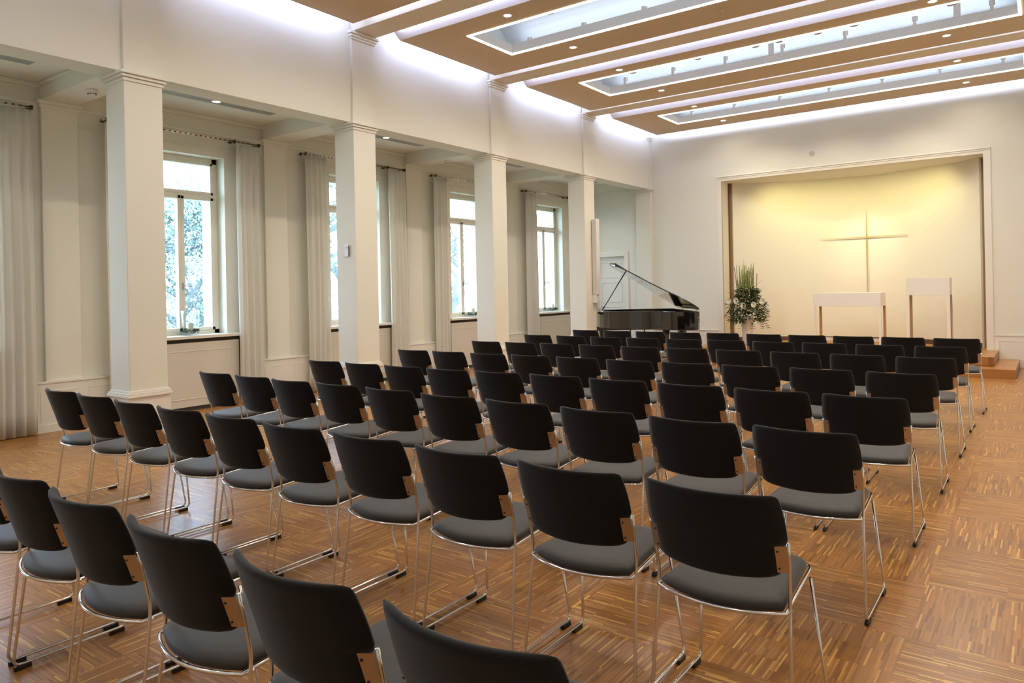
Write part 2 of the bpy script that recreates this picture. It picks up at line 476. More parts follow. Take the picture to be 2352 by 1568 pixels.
# niche: soffit, side walls and the curved back
struct('wall_niche_soffit', B((NX0-.4, NX1+.4, YB+.36, YB+2.0, NZ, NZ+.1)), M['wall'])
struct('wall_niche_side', B((NX0-.4, NX0-.0, YB+.36, YB+.42, 0, NZ), (NX1, NX1+.4, YB+.36, YB+.42, 0, NZ),
                            (NX0-.4, NX0-.3, YB+.42, YB+2.0, 0, NZ), (NX1+.3, NX1+.4, YB+.42, YB+2.0, 0, NZ), (NX0-.4, NX1+.4, YB+1.9, YB+2.0, 0, NZ)), M['niche_gap'])
CX, HALF, SAG = -3.197, 2.237, .95
RC = (HALF*HALF+SAG*SAG)/(2*SAG)
YE = YB + .40
CYc = YE + SAG - RC
def curve_y(x): return CYc + math.sqrt(RC*RC-(x-CX)**2)
def curved_wall(z0, z1, off, th, n=48, x0=CX-HALF, x1=CX+HALF):
    bm = bmesh.new(); inn = []; out = []
    for i in range(n+1):
        x = x0+(x1-x0)*i/n
        d = Vector((x-CX, curve_y(x)-CYc)).normalized()
        for lst, r in ((inn, RC-off), (out, RC-off+th)):
            lst.append((CX+d.x*r, CYc+d.y*r))
    prism(bm, inn + out[::-1], z0, z1)
    return bm
struct('niche_gap_added_strip', B((NX0+.002, CX-HALF+.03, YE+.03, YE+.06, 0, NZ), (CX+HALF-.03, NX1-.002, YE+.03, YE+.06, 0, NZ)), M['niche_gap'])  # strips added behind the side gaps so they read dim brown
struct('wall_niche_back', curved_wall(PLAT, NZ, 0, .09, 64), M['wall'], smooth=False)
struct('baseboard_niche', curved_wall(PLAT, PLAT+.085, .02, .02, 64), M['dark_base'])

# aisle door
bm = B((DX0-.1, DX0, YB-.03, YB+.02, 0, DZ+.11), (DX1, DX1+.095, YB-.03, YB+.02, 0, DZ+.11), (DX0, DX1, YB-.03, YB+.02, DZ, DZ+.11))
d1 = struct('door_1', B((DX0, DX1, YB+.06, YB+.11, .005, DZ)), M['trim'], bevel=.003)
obj('door_frame', bm, M['trim'], d1, bevel=.005)
bm = bmesh.new()
for z0, z1 in ((.15, .62), (.72, 1.05), (1.15, 1.62), (1.72, 2.08)):
    for a, b, c, d in ((DX0+.12, DX1-.12, z0, z0+.02), (DX0+.12, DX1-.12, z1-.02, z1), (DX0+.12, DX0+.14, z0, z1), (DX1-.14, DX1-.12, z0, z1)):
        box(bm, a, b, YB+.05, YB+.065, c, d)
obj('door_moulding', bm, M['trim'], d1, bevel=.004)
bm = bmesh.new(); tube(bm, fillet([(DX0+.08, YB+.06, 1.05), (DX0+.08, YB+.01, 1.05), (DX0+.2, YB+.01, 1.05)], .02), .009)
obj('door_handle', bm, M['chrome'], d1, smooth=True)

# ------------------------------------------------------------------ columns
col_lab = {-2: 'white square column behind the camera', -1: 'white square column beside the camera position', 0: 'nearest white square column, left of the first visible window',
           1: 'second nearest white square column, with a small thermostat on it', 2: 'third nearest white square column, between second and third curtain bays',
           3: 'fourth white square column, carrying the tall speaker beside the piano'}
for k in range(-2, 4):
    y0 = YK(k); y1 = y0+CW; x0, x1 = XA-CD, XA
    t = thing('column', col_lab[k], 'column', (XA-CD/2, y0+CW/2, 0), 0, 'square columns of the arcade')
    cx, cy = XA-CD/2, y0+CW/2
    def rb(h, z0, z1): return (-CD/2-h, CD/2+h, -CW/2-h, CW/2+h, z0, z1)
    obj('shaft', B(rb(0, .5, ZB-.09)), M['wall'], t, bevel=.006)
    obj('plinth', B(rb(.018, 0, .52), rb(.034, .52, .545), rb(.026, .545, .565), rb(.012, .565, .585)), M['trim'], t, bevel=.004)
    obj('capital', B(rb(.012, ZB-.095, ZB-.06), rb(.03, ZB-.06, ZB-.03), rb(.05, ZB-.03, ZB+.0)), M['trim'], t, bevel=.006)
# pilasters above the arcade and at the corner
for k in range(-2, 5):
    y0 = YK(k); y1 = min(y0+CW, YB)
    bm = B((XA-.04, XA, y0, y1, ZB, 4.845), (XA-.04, XA+.03, y0-.03, min(y1+.03, YB), 4.775, 4.81), (XA-.03, XA+.05, y0-.05, min(y1+.05, YB), 4.81, 4.845),
           (XA-.03, XA+.016, y0-.016, min(y1+.016, YB), 4.745, 4.775))
    struct('trim_upper_pilaster', bm, M['wall'], bevel=.005)
bm = B((XA-CD, XA, YK(4), YB, 0, ZB), (XA-CD-.03, XA+.03, YK(4)-.03, YB, ZB-.06, ZB-.03), (XA-CD-.05, XA+.05, YK(4)-.05, YB, ZB-.03, ZB), (XA-CD-.02, XA+.02, YK(4)-.02, YB, 0, .55))
struct('trim_corner_pilaster', bm, M['wall'], bevel=.006)

# ------------------------------------------------------------------ ceiling beams, panels, recesses
for k in range(-2, 4):
    y0 = YK(k)
    struct('trim_ceiling_beam', B((XA-.02, XR, y0, y0+CW, 4.845, ZC)), M['beam_paint'], bevel=.004)
PXL, PXR = -6.855, .53
SXL, SXR = -6.045, -.22
panels = {3: (12.722, 14.76, 13.094, 14.016), 2: (9.795, 11.875, 10.14, 11.148), 1: (6.89, 8.953, 7.325, 8.297),
          0: (4.03, 6.09, 4.46, 5.43), -1: (1.15, 3.21, 1.58, 2.55), -2: (-1.72, .34, -1.3, -.33)}
def area(name, loc, rot, sx_, sy_, power, col, parent=None, spread=PI):
    l = bpy.data.lights.new(name, 'AREA'); l.shape = 'RECTANGLE'; l.size = sx_; l.size_y = sy_; l.energy = power; l.color = col
    l.spread = spread
    o = bpy.data.objects.new(name, l); C.objects.link(o); o.location = loc; o.rotation_euler = rot
    if parent is not None: o.parent = parent
    return o
def spot(name, loc, power, col, size=2.2, blend=.6, parent=None, rot=(0, 0, 0), rad=.04):
    l = bpy.data.lights.new(name, 'SPOT'); l.energy = power; l.color = col; l.spot_size = size; l.spot_blend = blend; l.shadow_soft_size = rad
    o = bpy.data.objects.new(name, l); C.objects.link(o); o.location = loc; o.rotation_euler = rot
    if parent is not None: o.parent = parent
    return o
rec_lab = {3: 'long glowing ceiling recess nearest the altar wall', 2: 'long glowing ceiling recess, second from the altar wall', 1: 'long glowing ceiling recess, third from the altar wall',
           0: 'glowing ceiling recess just above the frame', -1: 'glowing ceiling recess over the camera', -2: 'glowing ceiling recess behind the camera'}
for k, (y0, y1, s0, s1) in panels.items():
    bm = bmesh.new()
    zt = ZP+.10
    ch = .13                                # sloping near edge
    def ring(z, o):
        return [bm.verts.new(p) for p in ((PXL, y0-o, z), (PXR, y0-o, z), (PXR, y1, z), (PXL, y1, z))]
    def iring(z):
        return [bm.verts.new(p) for p in ((SXL, s0, z), (SXR, s0, z), (SXR, s1, z), (SXL, s1, z))]
    lo, hi, il, ih = ring(ZP, 0), ring(zt, ch), iring(ZP), iring(zt)
    for i in range(4):
        j = (i+1) % 4
        bm.faces.new((lo[i], lo[j], hi[j], hi[i])); bm.faces.new((il[i], ih[i], ih[j], il[j]))
        bm.faces.new((lo[i], il[i], il[j], lo[j])); bm.faces.new((hi[i], hi[j], ih[j], ih[i]))
    # underside toned beige as if unlit, edges left white
    me = bpy.data.meshes.new('ceiling_panel'); bmesh.ops.recalc_face_normals(bm, faces=bm.faces); bm.to_mesh(me); bm.free()
    p = new_obj('trim_ceiling_panel', me, [M['panel_unlit'], M['ceil']])
    for f in me.polygons: f.material_index = 0 if f.normal.z < -.9 else 1
    p['kind'] = 'structure'
    # cove light strips lying on top of the panel
    ln = PXR-PXL; yc = (y0+y1)/2; xc = (PXL+PXR)/2; dy = y1-y0
    on = 1.0
    area('cove_light', (PXL+.02, yc, zt+.05), (0, math.radians(100), 0), .04, dy-.02, P_COVE*dy*.42, (.56, .63, 1.0))
    area('cove_light', (xc, y1-.035, zt+.03), (math.radians(125), 0, 0), ln-.2, .04, P_COVE*ln*(.16 if k < 3 else .55), COOL)
    area('beam_light', (xc, YK(k)+CW+.012, 4.90), (math.radians(90), 0, 0), ln-.2, .03, P_COVE*ln*.14, (.64, .68, 1.0))
    # the recess luminaire
    t = thing('light_recess', rec_lab[k], 'ceiling light', ((SXL+SXR)/2, (s0+s1)/2, ZP), 0, 'long light recesses in the ceiling')
    hx, hy = (SXR-SXL)/2, (s1-s0)/2
    fh = .13; th = .02
    obj('recess_frame', B((-hx, hx, -hy, -hy+th, -.001, fh), (-hx, hx, hy-th, hy, -.001, fh), (-hx, -hx+th, -hy, hy, -.001, fh), (hx-th, hx, -hy, hy, -.001, fh)), M['ceil'], t)
    lw = .035
    obj('led_line', B((-hx-.012, hx+.012, -hy-.012, -hy+lw-.012, -.012, .004), (-hx-.012, hx+.012, hy-lw+.012, hy+.012, -.012, .004),
                      (-hx-.012, -hx+lw-.012, -hy, hy, -.012, .004), (hx-lw+.012, hx+.012, -hy, hy, -.012, .004)), M['led_line'], t)
    bm = bmesh.new(); n = 16; pr = []
    vy, vh = hy+.24, .42
    for i in range(n+1):
        a = PI*i/n; pr.append((-math.cos(a)*vy, fh+.02+math.sin(a)*vh))
    for x in (-hx-.25, hx+.25):
        pass
    A_ = [[bm.verts.new((x, y, z)) for y, z in pr] for x in (-hx-.25, hx+.25)]
    B_ = [[bm.verts.new((x, y*1.03, z+.015*(1 if 0 < i < n else 0)+.0)) for i, (y, z) in enumerate(pr)] for x in (-hx-.25, hx+.25)]
    for i in range(n):
        bm.faces.new((A_[0][i], A_[0][i+1], A_[1][i+1], A_[1][i])); bm.faces.new((B_[0][i], B_[0][i+1], B_[1][i+1], B_[1][i]))
    bm.faces.new(A_[0]); bm.faces.new(A_[1][::-1])
    obj('vault', bm, M['ceil'], t, smooth=False)
    nb = 7; bh = .12 if k > 1 else .04
    for i in range(nb):
        x = -hx+.3+(2*hx-.6)*i/(nb-1)
        obj('bracket', B((x-.02, x+.02, hy-.02, hy+.05, fh, fh+bh), (x-.035, x+.035, hy+.02, hy+.06, fh+bh*.5, fh+bh+.01)), M['white_plastic'], t)
        obj('bracket', B((x-.02, x+.02, -hy-.05, -hy+.02, fh, fh+.12)), M['white_plastic'], t)
    if k == 3:
        for fx_ in (-4.6, -3.15, -1.7):
            rs = thing('recess_spot', 'small grey spot in the recess nearest the altar, %s of three' % {-4.6: 'left', -3.15: 'middle', -1.7: 'right'}[fx_], 'spotlight', (fx_, s0+.16, ZP+.04), 0, 'small grey spots inside the ceiling recesses')
            bm = bmesh.new(); lathe(bm, [(0, 0), (.035, 0), (.04, .01), (.04, .10), (0, .11)], 16); obj('housing', bm, M['grey_lamp'], rs)
            bm = bmesh.new(); lathe(bm, [(0, .11), (.01, .11), (.01, .36), (0, .36)], 8); obj('stem', bm, M['white_plastic'], rs)
            tgt = Vector((-3.2+(fx_+3.15)*.75, YB+1.0, 1.9)); src = Vector((fx_, s0+.16, ZP+.02))
            q = (tgt-src).to_track_quat('-Z', 'Y').to_euler()
            spot('added_niche_flood', (0, 0, -.02), 36, (1.0, .86, .50), 1.15, 1.0, rs, q, .03)  # flood beam added to carry warm light low into the niche
    if k == 2:
        for x in (-3.29, -.9):
            obj('joint_cover', B((x-(SXL+SXR)/2-.04, x-(SXL+SXR)/2+.04, hy-.03, hy-.015, fh-.01, fh+.30)), M['ceil'], t)
    for sgn, mul in ((1, 1.0), (-1, 1.0)):
        area('recess_light', ((SXL+SXR)/2, (s0+s1)/2+sgn*(hy+.10), ZP+fh+.02), (math.radians(180 + sgn*12), 0, 0), 2*hx-.1, .05, P_SLOT*2*hx*.5*mul, (.62, .77, 1.0))
# small cylindrical spots hanging inside the recesses
def recess_spot(x, y, zb, lab):
    t = thing('recess_spot', lab, 'spotlight', (x, y, zb), 0, 'small grey spots inside the ceiling recesses')
    bm = bmesh.new(); lathe(bm, [(0, 0), (.05, 0), (.058, .012), (.058, .16), (.05, .17), (0, .17)], 20); obj('housing', bm, M['grey_lamp'], t, smooth=False)
    bm = bmesh.new(); lathe(bm, [(0, .17), (.014, .17), (.014, .30), (0, .30)], 10); obj('stem', bm, M['white_plastic'], t)
for i, x in enumerate((-5.237, -4.162, -3.3, -2.973, -2.46, -2.003, -.9)):
    recess_spot(x*1.0, 10.42, 4.885, 'small grey spot in the second recess, %s from its left end' % ('first', 'second', 'third', 'fourth', 'fifth', 'sixth', 'seventh')[i])
recess_spot(-4.95, 7.6, 4.93, 'small grey spot alone in the largest visible ceiling recess')

def downlight(x, y, z, lab, power, grp, size=2.4):
    t = thing('downlight', lab, 'downlight', (x, y, z), 0, grp)
    bm = bmesh.new(); lathe(bm, [(.046, 0), (.062, -.001), (.064, -.006), (.046, -.008), (.046, 0)], 28); obj('trim_ring', bm, M['white_plastic'], t)
    bm = bmesh.new(); lathe(bm, [(0, -.004), (.046, -.004), (.046, .0), (0, .0)], 28); obj('lens', bm, M['led_warm'], t)
    if power: spot('downlight_lamp', (0, 0, -.012), power, WARM, size, 1.0, t)
    return t
ords = ['first', 'second', 'third', 'fourth', 'fifth', 'sixth', 'seventh', 'eighth', 'ninth', 'tenth', 'eleventh', 'twelfth']
dl = {3: (12.85, 14.346), 2: (9.93, 11.435), 1: (7.08, 8.59), 0: (4.22, 5.72), -1: (1.35, 2.85), -2: (-1.52, -.02)}
side = {-5.215: 'left', -1.05: 'right'}
rown = {3: 'panel nearest the altar', 2: 'second panel from the altar', 1: 'third panel from the altar', 0: 'fourth panel from the altar', -1: 'panel over the camera', -2: 'panel behind the camera'}
for k, ys in dl.items():
    for x in side:
        for i, y in enumerate(ys):
            downlight(x, y, ZP, 'lit downlight, %s %s side, %s' % (side[x], 'near' if i == 0 else 'far', rown[k]),
                      P_DOWN*((1.15 if k >= 0 else .4) if not (k == 3 and i == 1) else .22), 'ceiling downlights', 2.95)
for k, y in ((3, 14.36), (2, 11.49), (1, 8.608)):
    t = thing('ceiling_sensor', 'small round unlit ceiling sensor in the %s' % rown[k], 'smoke detector', (-3.145, y, ZP), 0, 'round ceiling sensors')
    bm = bmesh.new(); lathe(bm, [(0, -.022), (.03, -.022), (.048, -.012), (.052, 0), (0, 0)], 24); obj('sensor_body', bm, M['panel_unlit'], t)
    bm = bmesh.new(); lathe(bm, [(0, -.03), (.012, -.03), (.014, -.022), (0, -.022)], 14); obj('sensor_eye', bm, M['grey_lamp'], t)

# aisle: vent, downlight
for k in range(-2, 4):
    c = WC[k+2]
    nm = ['bay behind the camera', 'bay beside the camera', 'leftmost visible bay', 'bay after the nearest column', 'bay after the second column', 'bay after the third column'][k+2] if False else None
bays = ['side aisle bay behind the camera', 'leftmost side aisle bay', 'side aisle bay behind the first visible window', 'side aisle bay past the second column', 'side aisle bay past the third column', 'side aisle bay nearest the altar']
for i, c in enumerate(WC):
    a, b = YK(i-2)+CW+.02, YK(i-1)-.02
    t = thing('ceiling_vent', 'long grey ceiling vent strip, ' + bays[i], 'vent', (-8.30, c-.02, ZCO), 0, 'vent strips of the side aisle')
    obj('vent_frame', B((-.105, .105, -.82, .82, -.006, .0)), M['grey_vent'], t, bevel=.002)
    obj('vent_slot', B(*[(xx-.003, xx+.003, -.79, .79, -.0075, -.004) for xx in (-.075, -.045, -.015, .015, .045, .075)]), M['grey_lamp'], t)
    downlight(-8.267, c-.065, ZCO-.006, 'downlight in the vent strip, ' + bays[i], 20.0 if i > 0 else 8, 'side aisle downlights', 2.2)

def smoke_detector(x, y, z, lab):
    t = thing('smoke_detector', lab, 'smoke detector', (x, y, z), 0, 'smoke detectors of the side aisle')
    bm = bmesh.new(); lathe(bm, [(0, -.03), (.055, -.03), (.06, -.02), (.06, 0), (0, 0)], 28); obj('detector_base', bm, M['white_plastic'], t)
    bm = bmesh.new(); lathe(bm, [(0, -.055), (.03, -.055), (.042, -.04), (.045, -.03), (0, -.03)], 28); obj('detector_head', bm, M['white_plastic'], t)
    bm = bmesh.new()
    for i in range(8):
        a = 2*PI*i/8; box(bm, .036*math.cos(a)-.008, .036*math.cos(a)+.008, .036*math.sin(a)-.008, .036*math.sin(a)+.008, -.051, -.044)
    obj('detector_vent', bm, M['black_plastic'], t)
smoke_detector(-8.19, 3.60, 3.72, 'white smoke detector under the cross beam at the nearest column')
smoke_detector(-8.23, 9.36, 3.72, 'white smoke detector under the cross beam at the third column')

# ================================================================== WINDOWS
def window(i, c):
    XG = XW-.28
    wn = ['behind the camera', 'at the left frame edge', 'between first and second columns', 'between second and third columns', 'between third and fourth columns', 'nearest the altar']
    a, b = c-WH, c+WH
    fr = struct('window_%d' % (i+1), B((XG-.04, XG+.045, a, a+.075, WZ0+.04, WZ1), (XG-.04, XG+.045, b-.075, b, WZ0+.04, WZ1), (XG-.04, XG+.045, a, b, WZ1-.07, WZ1),
                         (XG-.04, XG+.045, a, b, WZ0+.04, WZ0+.10), (XG-.04, XG+.05, a, b, 2.825, 2.88)), M['frame_paint'], bevel=.004)
    def sash(y0, y1, z0, z1, w=.045):
        s = obj('sash', B((XG-.02, XG+.06, y0, y0+w, z0, z1), (XG-.02, XG+.06, y1-w, y1, z0, z1), (XG-.02, XG+.06, y0, y1, z0, z0+w), (XG-.02, XG+.06, y0, y1, z1-w, z1)), M['frame_paint'], fr, bevel=.005)
        obj('pane', B((XG-.004, XG+.004, y0+w-.003, y1-w+.003, z0+w-.003, z1-w+.003)), M['glass'], s)
        return s
    sash(a+.065, b-.065, 2.87, WZ1-.06, .04)
    s1 = sash(a+.065, c-.005, WZ0+.09, 2.835)
    s2 = sash(c+.005-.01, b-.065, WZ0+.09, 2.835)
    bm = B((XG+.06, XG+.072, c-.005, c+.02, 1.58, 1.67))
    tube(bm, fillet([(XG+.07, c+.008, 1.625), (XG+.115, c+.008, 1.625), (XG+.115, c+.12, 1.625)], .015), .008, 8)
    obj('handle', bm, M['grey_lamp'], s2, bevel=.001)
    # sill board
    obj('window_sill', B((XG-.02, XW+.085, c-.685, c+.685, WZ0, WZ0+.04)) if False else B((XG+.04, XF+.001, a, b, WZ0, WZ0+.04), (XF-.0, XW+.085, c-.70, c+.70, WZ0, WZ0+.04)), M['frame_paint'], fr, bevel=.004)
    # outer reveal return, white render seen through the pane
    obj('outer_sill', B((XO-.05, XG-.04, a, b, WZ0-.03, WZ0+.02)), M['slate'], fr)
    l = bpy.data.lights.new('daylight_portal', 'AREA'); l.shape = 'RECTANGLE'; l.size = WZ1-WZ0; l.size_y = 2*WH; l.cycles.is_portal = True
    o = bpy.data.objects.new('daylight_portal', l); C.objects.link(o); o.location = (XO-.02, c, (WZ0+WZ1)/2); o.rotation_euler = (0, -PI/2, 0)
    # radiator cover beneath
    t = thing('radiator_cover', 'panelled beige radiator cover under the window ' + wn[i], 'radiator cover', (XW, c, 0), 0, 'radiator covers under the windows')
    obj('cover_panel', B((-.048, .03, -.655, .655, .05, .885)), M['radiator_paint'], t, bevel=.004)
    obj('cover_moulding', B((.029, .036, -.56, .56, .77, .782), (.029, .036, -.56, .56, .15, .162), (.029, .036, -.56, -.548, .15, .782), (.029, .036, .548, .56, .15, .782)), M['wall'], t, bevel=.002)
    obj('shadow_gap', B((-.048, .015, -.70, .70, .0, .05), (-.048, .012, -.70, .70, .885, WZ0), (-.048, .012, -.68, -.655, 0, .9), (-.048, .012, .655, .68, 0, .9)), M['dark_gap'], t)  # dark strips stand in for shade in the open gaps around the cover
    return fr
for i, c in enumerate(WC):
    if i >= 0: window(i, c)

# curtains and rods
def curtain(y0, y1, lab, amp=.026, seed=0):
    rr = random.Random(seed)
    n = 60; folds = max(3, round((y1-y0)/.095)); rows_ = 14
    bm = bmesh.new(); g = []
    ph = rr.random()*6
    wob = [rr.uniform(-1, 1) for _ in range(12)]
    for j in range(rows_+1):
        z = .015 + (3.565-.015)*j/rows_; tz = j/rows_; row = []
        for i in range(n+1):
            t = i/n
            y = (y0+y1)/2 + (t-.5)*(y1-y0)*(1.0+.05*(1-tz)) + .006*math.sin(5*tz+wob[int(t*11)])
            a = amp*(.75+.45*(1-tz)) if tz < .97 else amp*.55
            x = a*math.sin(2*PI*folds*t+ph+.25*math.sin(3*tz+wob[3])) + .012*math.sin(2*PI*1.3*t+wob[5]*3+tz)
            row.append(bm.verts.new((XW+.10+x, y, z)))
        g.append(row)
    for j in range(rows_):
        for i in range(n): bm.faces.new((g[j][i], g[j][i+1], g[j+1][i+1], g[j+1][i]))
    o = obj('curtain', bm, M['curtain'], None, smooth=True)
    s = o.modifiers.new('thickness', 'SOLIDIFY'); s.thickness = .003
    return tag(o, lab, 'curtain', 'ivory curtains at the windows')
cur = [(2.93, 3.30, 'ivory curtain at the left edge of the photo'), (4.05, 4.30, 'ivory curtain half hidden behind the nearest column'),
       (5.785, 6.16, 'ivory curtain right of the first fully visible window'), (6.935, 7.33, 'ivory curtain left of the second window, beside the second column'),
       (8.635, 9.035, 'ivory curtain right of the second window, past the second column'), (9.79, 10.15, 'ivory curtain left of the third window, before the third column'),
       (12.66, 13.06, 'narrow ivory curtain left of the window nearest the altar')]
for i, (a, b, l) in enumerate(cur): curtain(a, b, l, seed=i)
def rod(y0, y1, lab, ends):
    t = thing('curtain_rod', lab, 'curtain rod', (XW+.10, (y0+y1)/2, 3.60), 0, 'curtain rods over the windows')
    h = (y1-y0)/2
    bm = bmesh.new(); tube(bm, [(0, -h, 0), (0, h, 0)], .008, 8); tube(bm, [(-.05, -h, 0), (-.05, h, 0)], .008, 8); obj('rod', bm, M['chrome'], t, smooth=True)
    for y in ends:
        bm = bmesh.new(); yy = y-(y0+y1)/2
        tube(bm, [(-.17, yy, 0), (.02, yy, 0)], .010, 8); lathe(bm, [(0, -.02), (.02, -.02), (.02, .02), (0, .02)], 12, (-.10, yy, 0))
        box(bm, -.02, .02, yy-.012, yy+.012, -.03, .014)
        obj('rod_bracket', bm, M['rod'], t)
    yy = -h+.03; ring_ = None
    while yy < h-.02:
        if ring_ is None:
            bm = bmesh.new(); lathe(bm, [(.010, -.006), (.014, -.006), (.014, .006), (.010, .006), (.010, -.006)], 10, (0, 0, -.004))
            ring_ = obj('rod_ring', bm, M['rod'], t); ring_.location.y = yy
        else:
            q = ring_.copy(); C.objects.link(q); q.parent = t; q.location.y = yy
        yy += .07
rod(2.25, 3.32, 'curtain rod at the left edge of the photo', (3.29, 2.4))
rod(4.05, 6.17, 'curtain rod over the first fully visible window', (4.08, 5.76, 6.14))
rod(6.92, 9.05, 'curtain rod over the second window from the left', (6.94, 8.63, 9.02))
rod(9.80, 11.93, 'curtain rod over the third window from the left', (9.82, 11.5, 11.9))
rod(12.65, 14.80, 'curtain rod over the window nearest the altar', (12.67, 14.31, 14.77))

# ================================================================== PLATFORM
bm = B((-5.72, -.70, 13.629, YB+1.95, .146, PLAT))
o = struct('floor_platform', bm, [M['plat'], M['riser']], bevel=.004)
bm = B((-6.05, -.407, 13.231, YB+.0, 0, .14))
o2 = struct('floor_platform_step', bm, [M['plat'], M['riser']], bevel=.004)
for q in (o, o2):
    for f in q.data.polygons: f.material_index = 0 if f.normal.z > .5 else 1
struct('trim_platform_joint', B((-5.70, -.72, 13.65, YB, .14, .146)), M['dark_gap'])

# ================================================================== ALTAR, LECTERN, CROSS
def table(name, lab, cat, x0, x1, y0, dep, ztop, zap, lw, rear_bar):
    t = thing(name, lab, cat, ((x0+x1)/2, y0+dep/2, PLAT))
    hx, hy = (x1-x0)/2, dep/2; H = ztop-PLAT; A0 = zap-PLAT
    obj('top_box', B((-hx, hx, -hy, hy, A0, H)), M['white_lacquer'], t, bevel=.004)
    for sx_ in (-1, 1):
        for sy_ in (-1, 1):
            xa = -hx if sx_ < 0 else hx-lw; ya = -hy if sy_ < 0 else hy-lw
            lg = obj('leg', B((xa, xa+lw, ya, ya+lw, 0, A0)), M['white_lacquer'], t, bevel=.003)
            # oak inner faces
            xi = xa+lw if sx_ < 0 else xa
            ob_ = obj('leg_facing', B((xa+.004, xa+lw-.004, (ya+lw if sy_ < 0 else ya-.003), (ya+lw+.003 if sy_ < 0 else ya), 0.02, A0)), M['oak_side'], lg)
    if rear_bar:
        obj('stretcher', B((-hx+lw, hx-lw, hy-lw, hy-.01, .09, .15)), M['white_lacquer'], t, bevel=.003)
    return t
al = table('altar_table', 'white box-shaped altar table on four legs below the cross', 'altar', -3.623, -2.448, 14.60, .48, 1.31, 1.058, .042, True)
le = table('lectern', 'tall white lectern on four legs right of the altar table', 'lectern', -2.043, -1.368, 14.60, .37, 1.555, 1.252, .05, False)
for t_, hx, hy, A0, lw in ((al, .5875, .24, .772, .042), (le, .3375, .185, .966, .05)):
    obj('oak_side_panel', B(( hx-.0, hx+.002, hy-lw, hy, .0, A0), (-hx+lw, -hx+lw+.002, hy-lw, hy, 0, A0)), M['oak_side'], t_)
# cross: four tapering gilded arms standing just off the curved wall
def cross():
    x0, z0 = -2.98, 2.43
    t = thing('cross', 'slender gilded cross with tapering arms on the curved wall', 'cross', (x0, curve_y(x0)-.035, z0))
    def arm(pts, wmax, name):
        bm = bmesh.new(); n = len(pts)
        prev = None
        for i, (p, w_) in enumerate(pts):
            p = Vector(p)
            ring_ = [bm.verts.new(p+Vector(q)) for q in w_]
            if prev: 
                for k in range(4): bm.faces.new((prev[k], prev[(k+1) % 4], ring_[(k+1) % 4], ring_[k]))
            else: bm.faces.new(ring_[::-1])
            prev = ring_
        bm.faces.new(prev)
        obj(name, bm, M['gold'], t)
    n = 16; vp = []
    for i in range(n+1):
        z = -1.35+(.54+1.35)*i/n
        w_ = .0095*(1-abs(z)/(.54 if z > 0 else 1.5))+.0015
        vp.append(((0, 0, z), ((-w_, -.007, 0), (w_, -.007, 0), (w_, .007, 0), (-w_, .007, 0))))
    arm(vp, .014, 'upright')
    hp = []
    for i in range(n+1):
        x = -.89+(.76+.89)*i/n
        w_ = .0085*(1-abs(x)/(.9))+.001
        yy = curve_y(x0+x)-curve_y(x0)
        hp.append(((x, yy, 0), ((0, -.007, -w_), (0, -.007, w_), (0, .007, w_), (0, .007, -w_))))
    arm(hp, .012, 'crossbar')
    obj('wall_fixing', B((-.01, .01, .0, .10, -.01, .01), (-.01, .01, .0, .10, .30, .32), (-.01, .01, .0, .10, -.9, -.88)), M['gold'], t)
cross()
spot('cross_spot', (-2.98, YB+.0, NZ-.06), 24, (1.0, .92, .66), .85, 1.0, None, (math.radians(42), 0, 0), .03)
def wash(x, p, size=1.75):
    spot('niche_spot', (x, YB+.26, NZ-.05), p, (1.0, .83, .36), 2.5, 1.0, None, (math.radians(32), 0, 0), .05)
for x in (-4.5, -3.85, -3.2, -2.5, -1.85): wash(x, 12)

# ================================================================== FLOWERS
def leaf(bm, base, d, up, ln, wd):
    d = d.normalized(); s = d.cross(up)
    if s.length < 1e-3: s = Vector((1, 0, 0))
    s.normalize(); nrm = s.cross(d)
    pts = [base, base+d*ln*.35+s*wd+nrm*ln*.05, base+d*ln, base+d*ln*.35-s*wd+nrm*ln*.05]
    mid = base+d*ln*.4-nrm*ln*.04
    v = [bm.verts.new(p) for p in pts]; m_ = bm.verts.new(mid)
    bm.faces.new((v[0], v[1], m_)); bm.faces.new((v[1], v[2], m_)); bm.faces.new((v[2], v[3], m_)); bm.faces.new((v[3], v[0], m_))
VX, VY = -4.88, 14.55
t = thing('floor_vase', 'tall white floor vase holding the flower arrangement', 'vase', (VX, VY, PLAT))
bm = bmesh.new(); lathe(bm, [(0, 0), (.085, 0), (.095, .02), (.10, .25), (.118, .48), (.125, .56), (.118, .565), (.108, .5), (.09, .25), (.0, .2)], 32); obj('vase_body', bm, M['glazed'], t, smooth=True)
rf = random.Random(3)
ft = thing('flower_arrangement', 'tall arrangement of white roses, green spikes and trailing foliage in vase', 'flower arrangement', (VX, VY, PLAT+.60)); ft.scale = (1.28, 1.15, 1.42)
bms = [bmesh.new() for _ in range(3)]
for i in range(1500):
    a = rf.random()*2*PI; kx = rf.random()
    zc = rf.uniform(-.16, .32)
    rad = (.30 if zc < .12 else .22-.3*(zc-.12))*math.sqrt(kx)
    if zc < 0: rad = .14+.17*rf.random()
    p = Vector((rad*math.cos(a), rad*math.sin(a)*.8, zc+.06))
    if zc < 0 and abs(math.atan2(math.sin(a-2*PI*.85), math.cos(a-2*PI*.85))) < .45 and rf.random() < .8: continue
    d = Vector((math.cos(a), math.sin(a), rf.uniform(-1.1, .5)))
    leaf(bms[0 if rf.random() < .66 else (1 if rf.random() < .55 else 2)], p, d, Vector((0, 0, 1)), rf.uniform(.05, .09), rf.uniform(.012, .022))
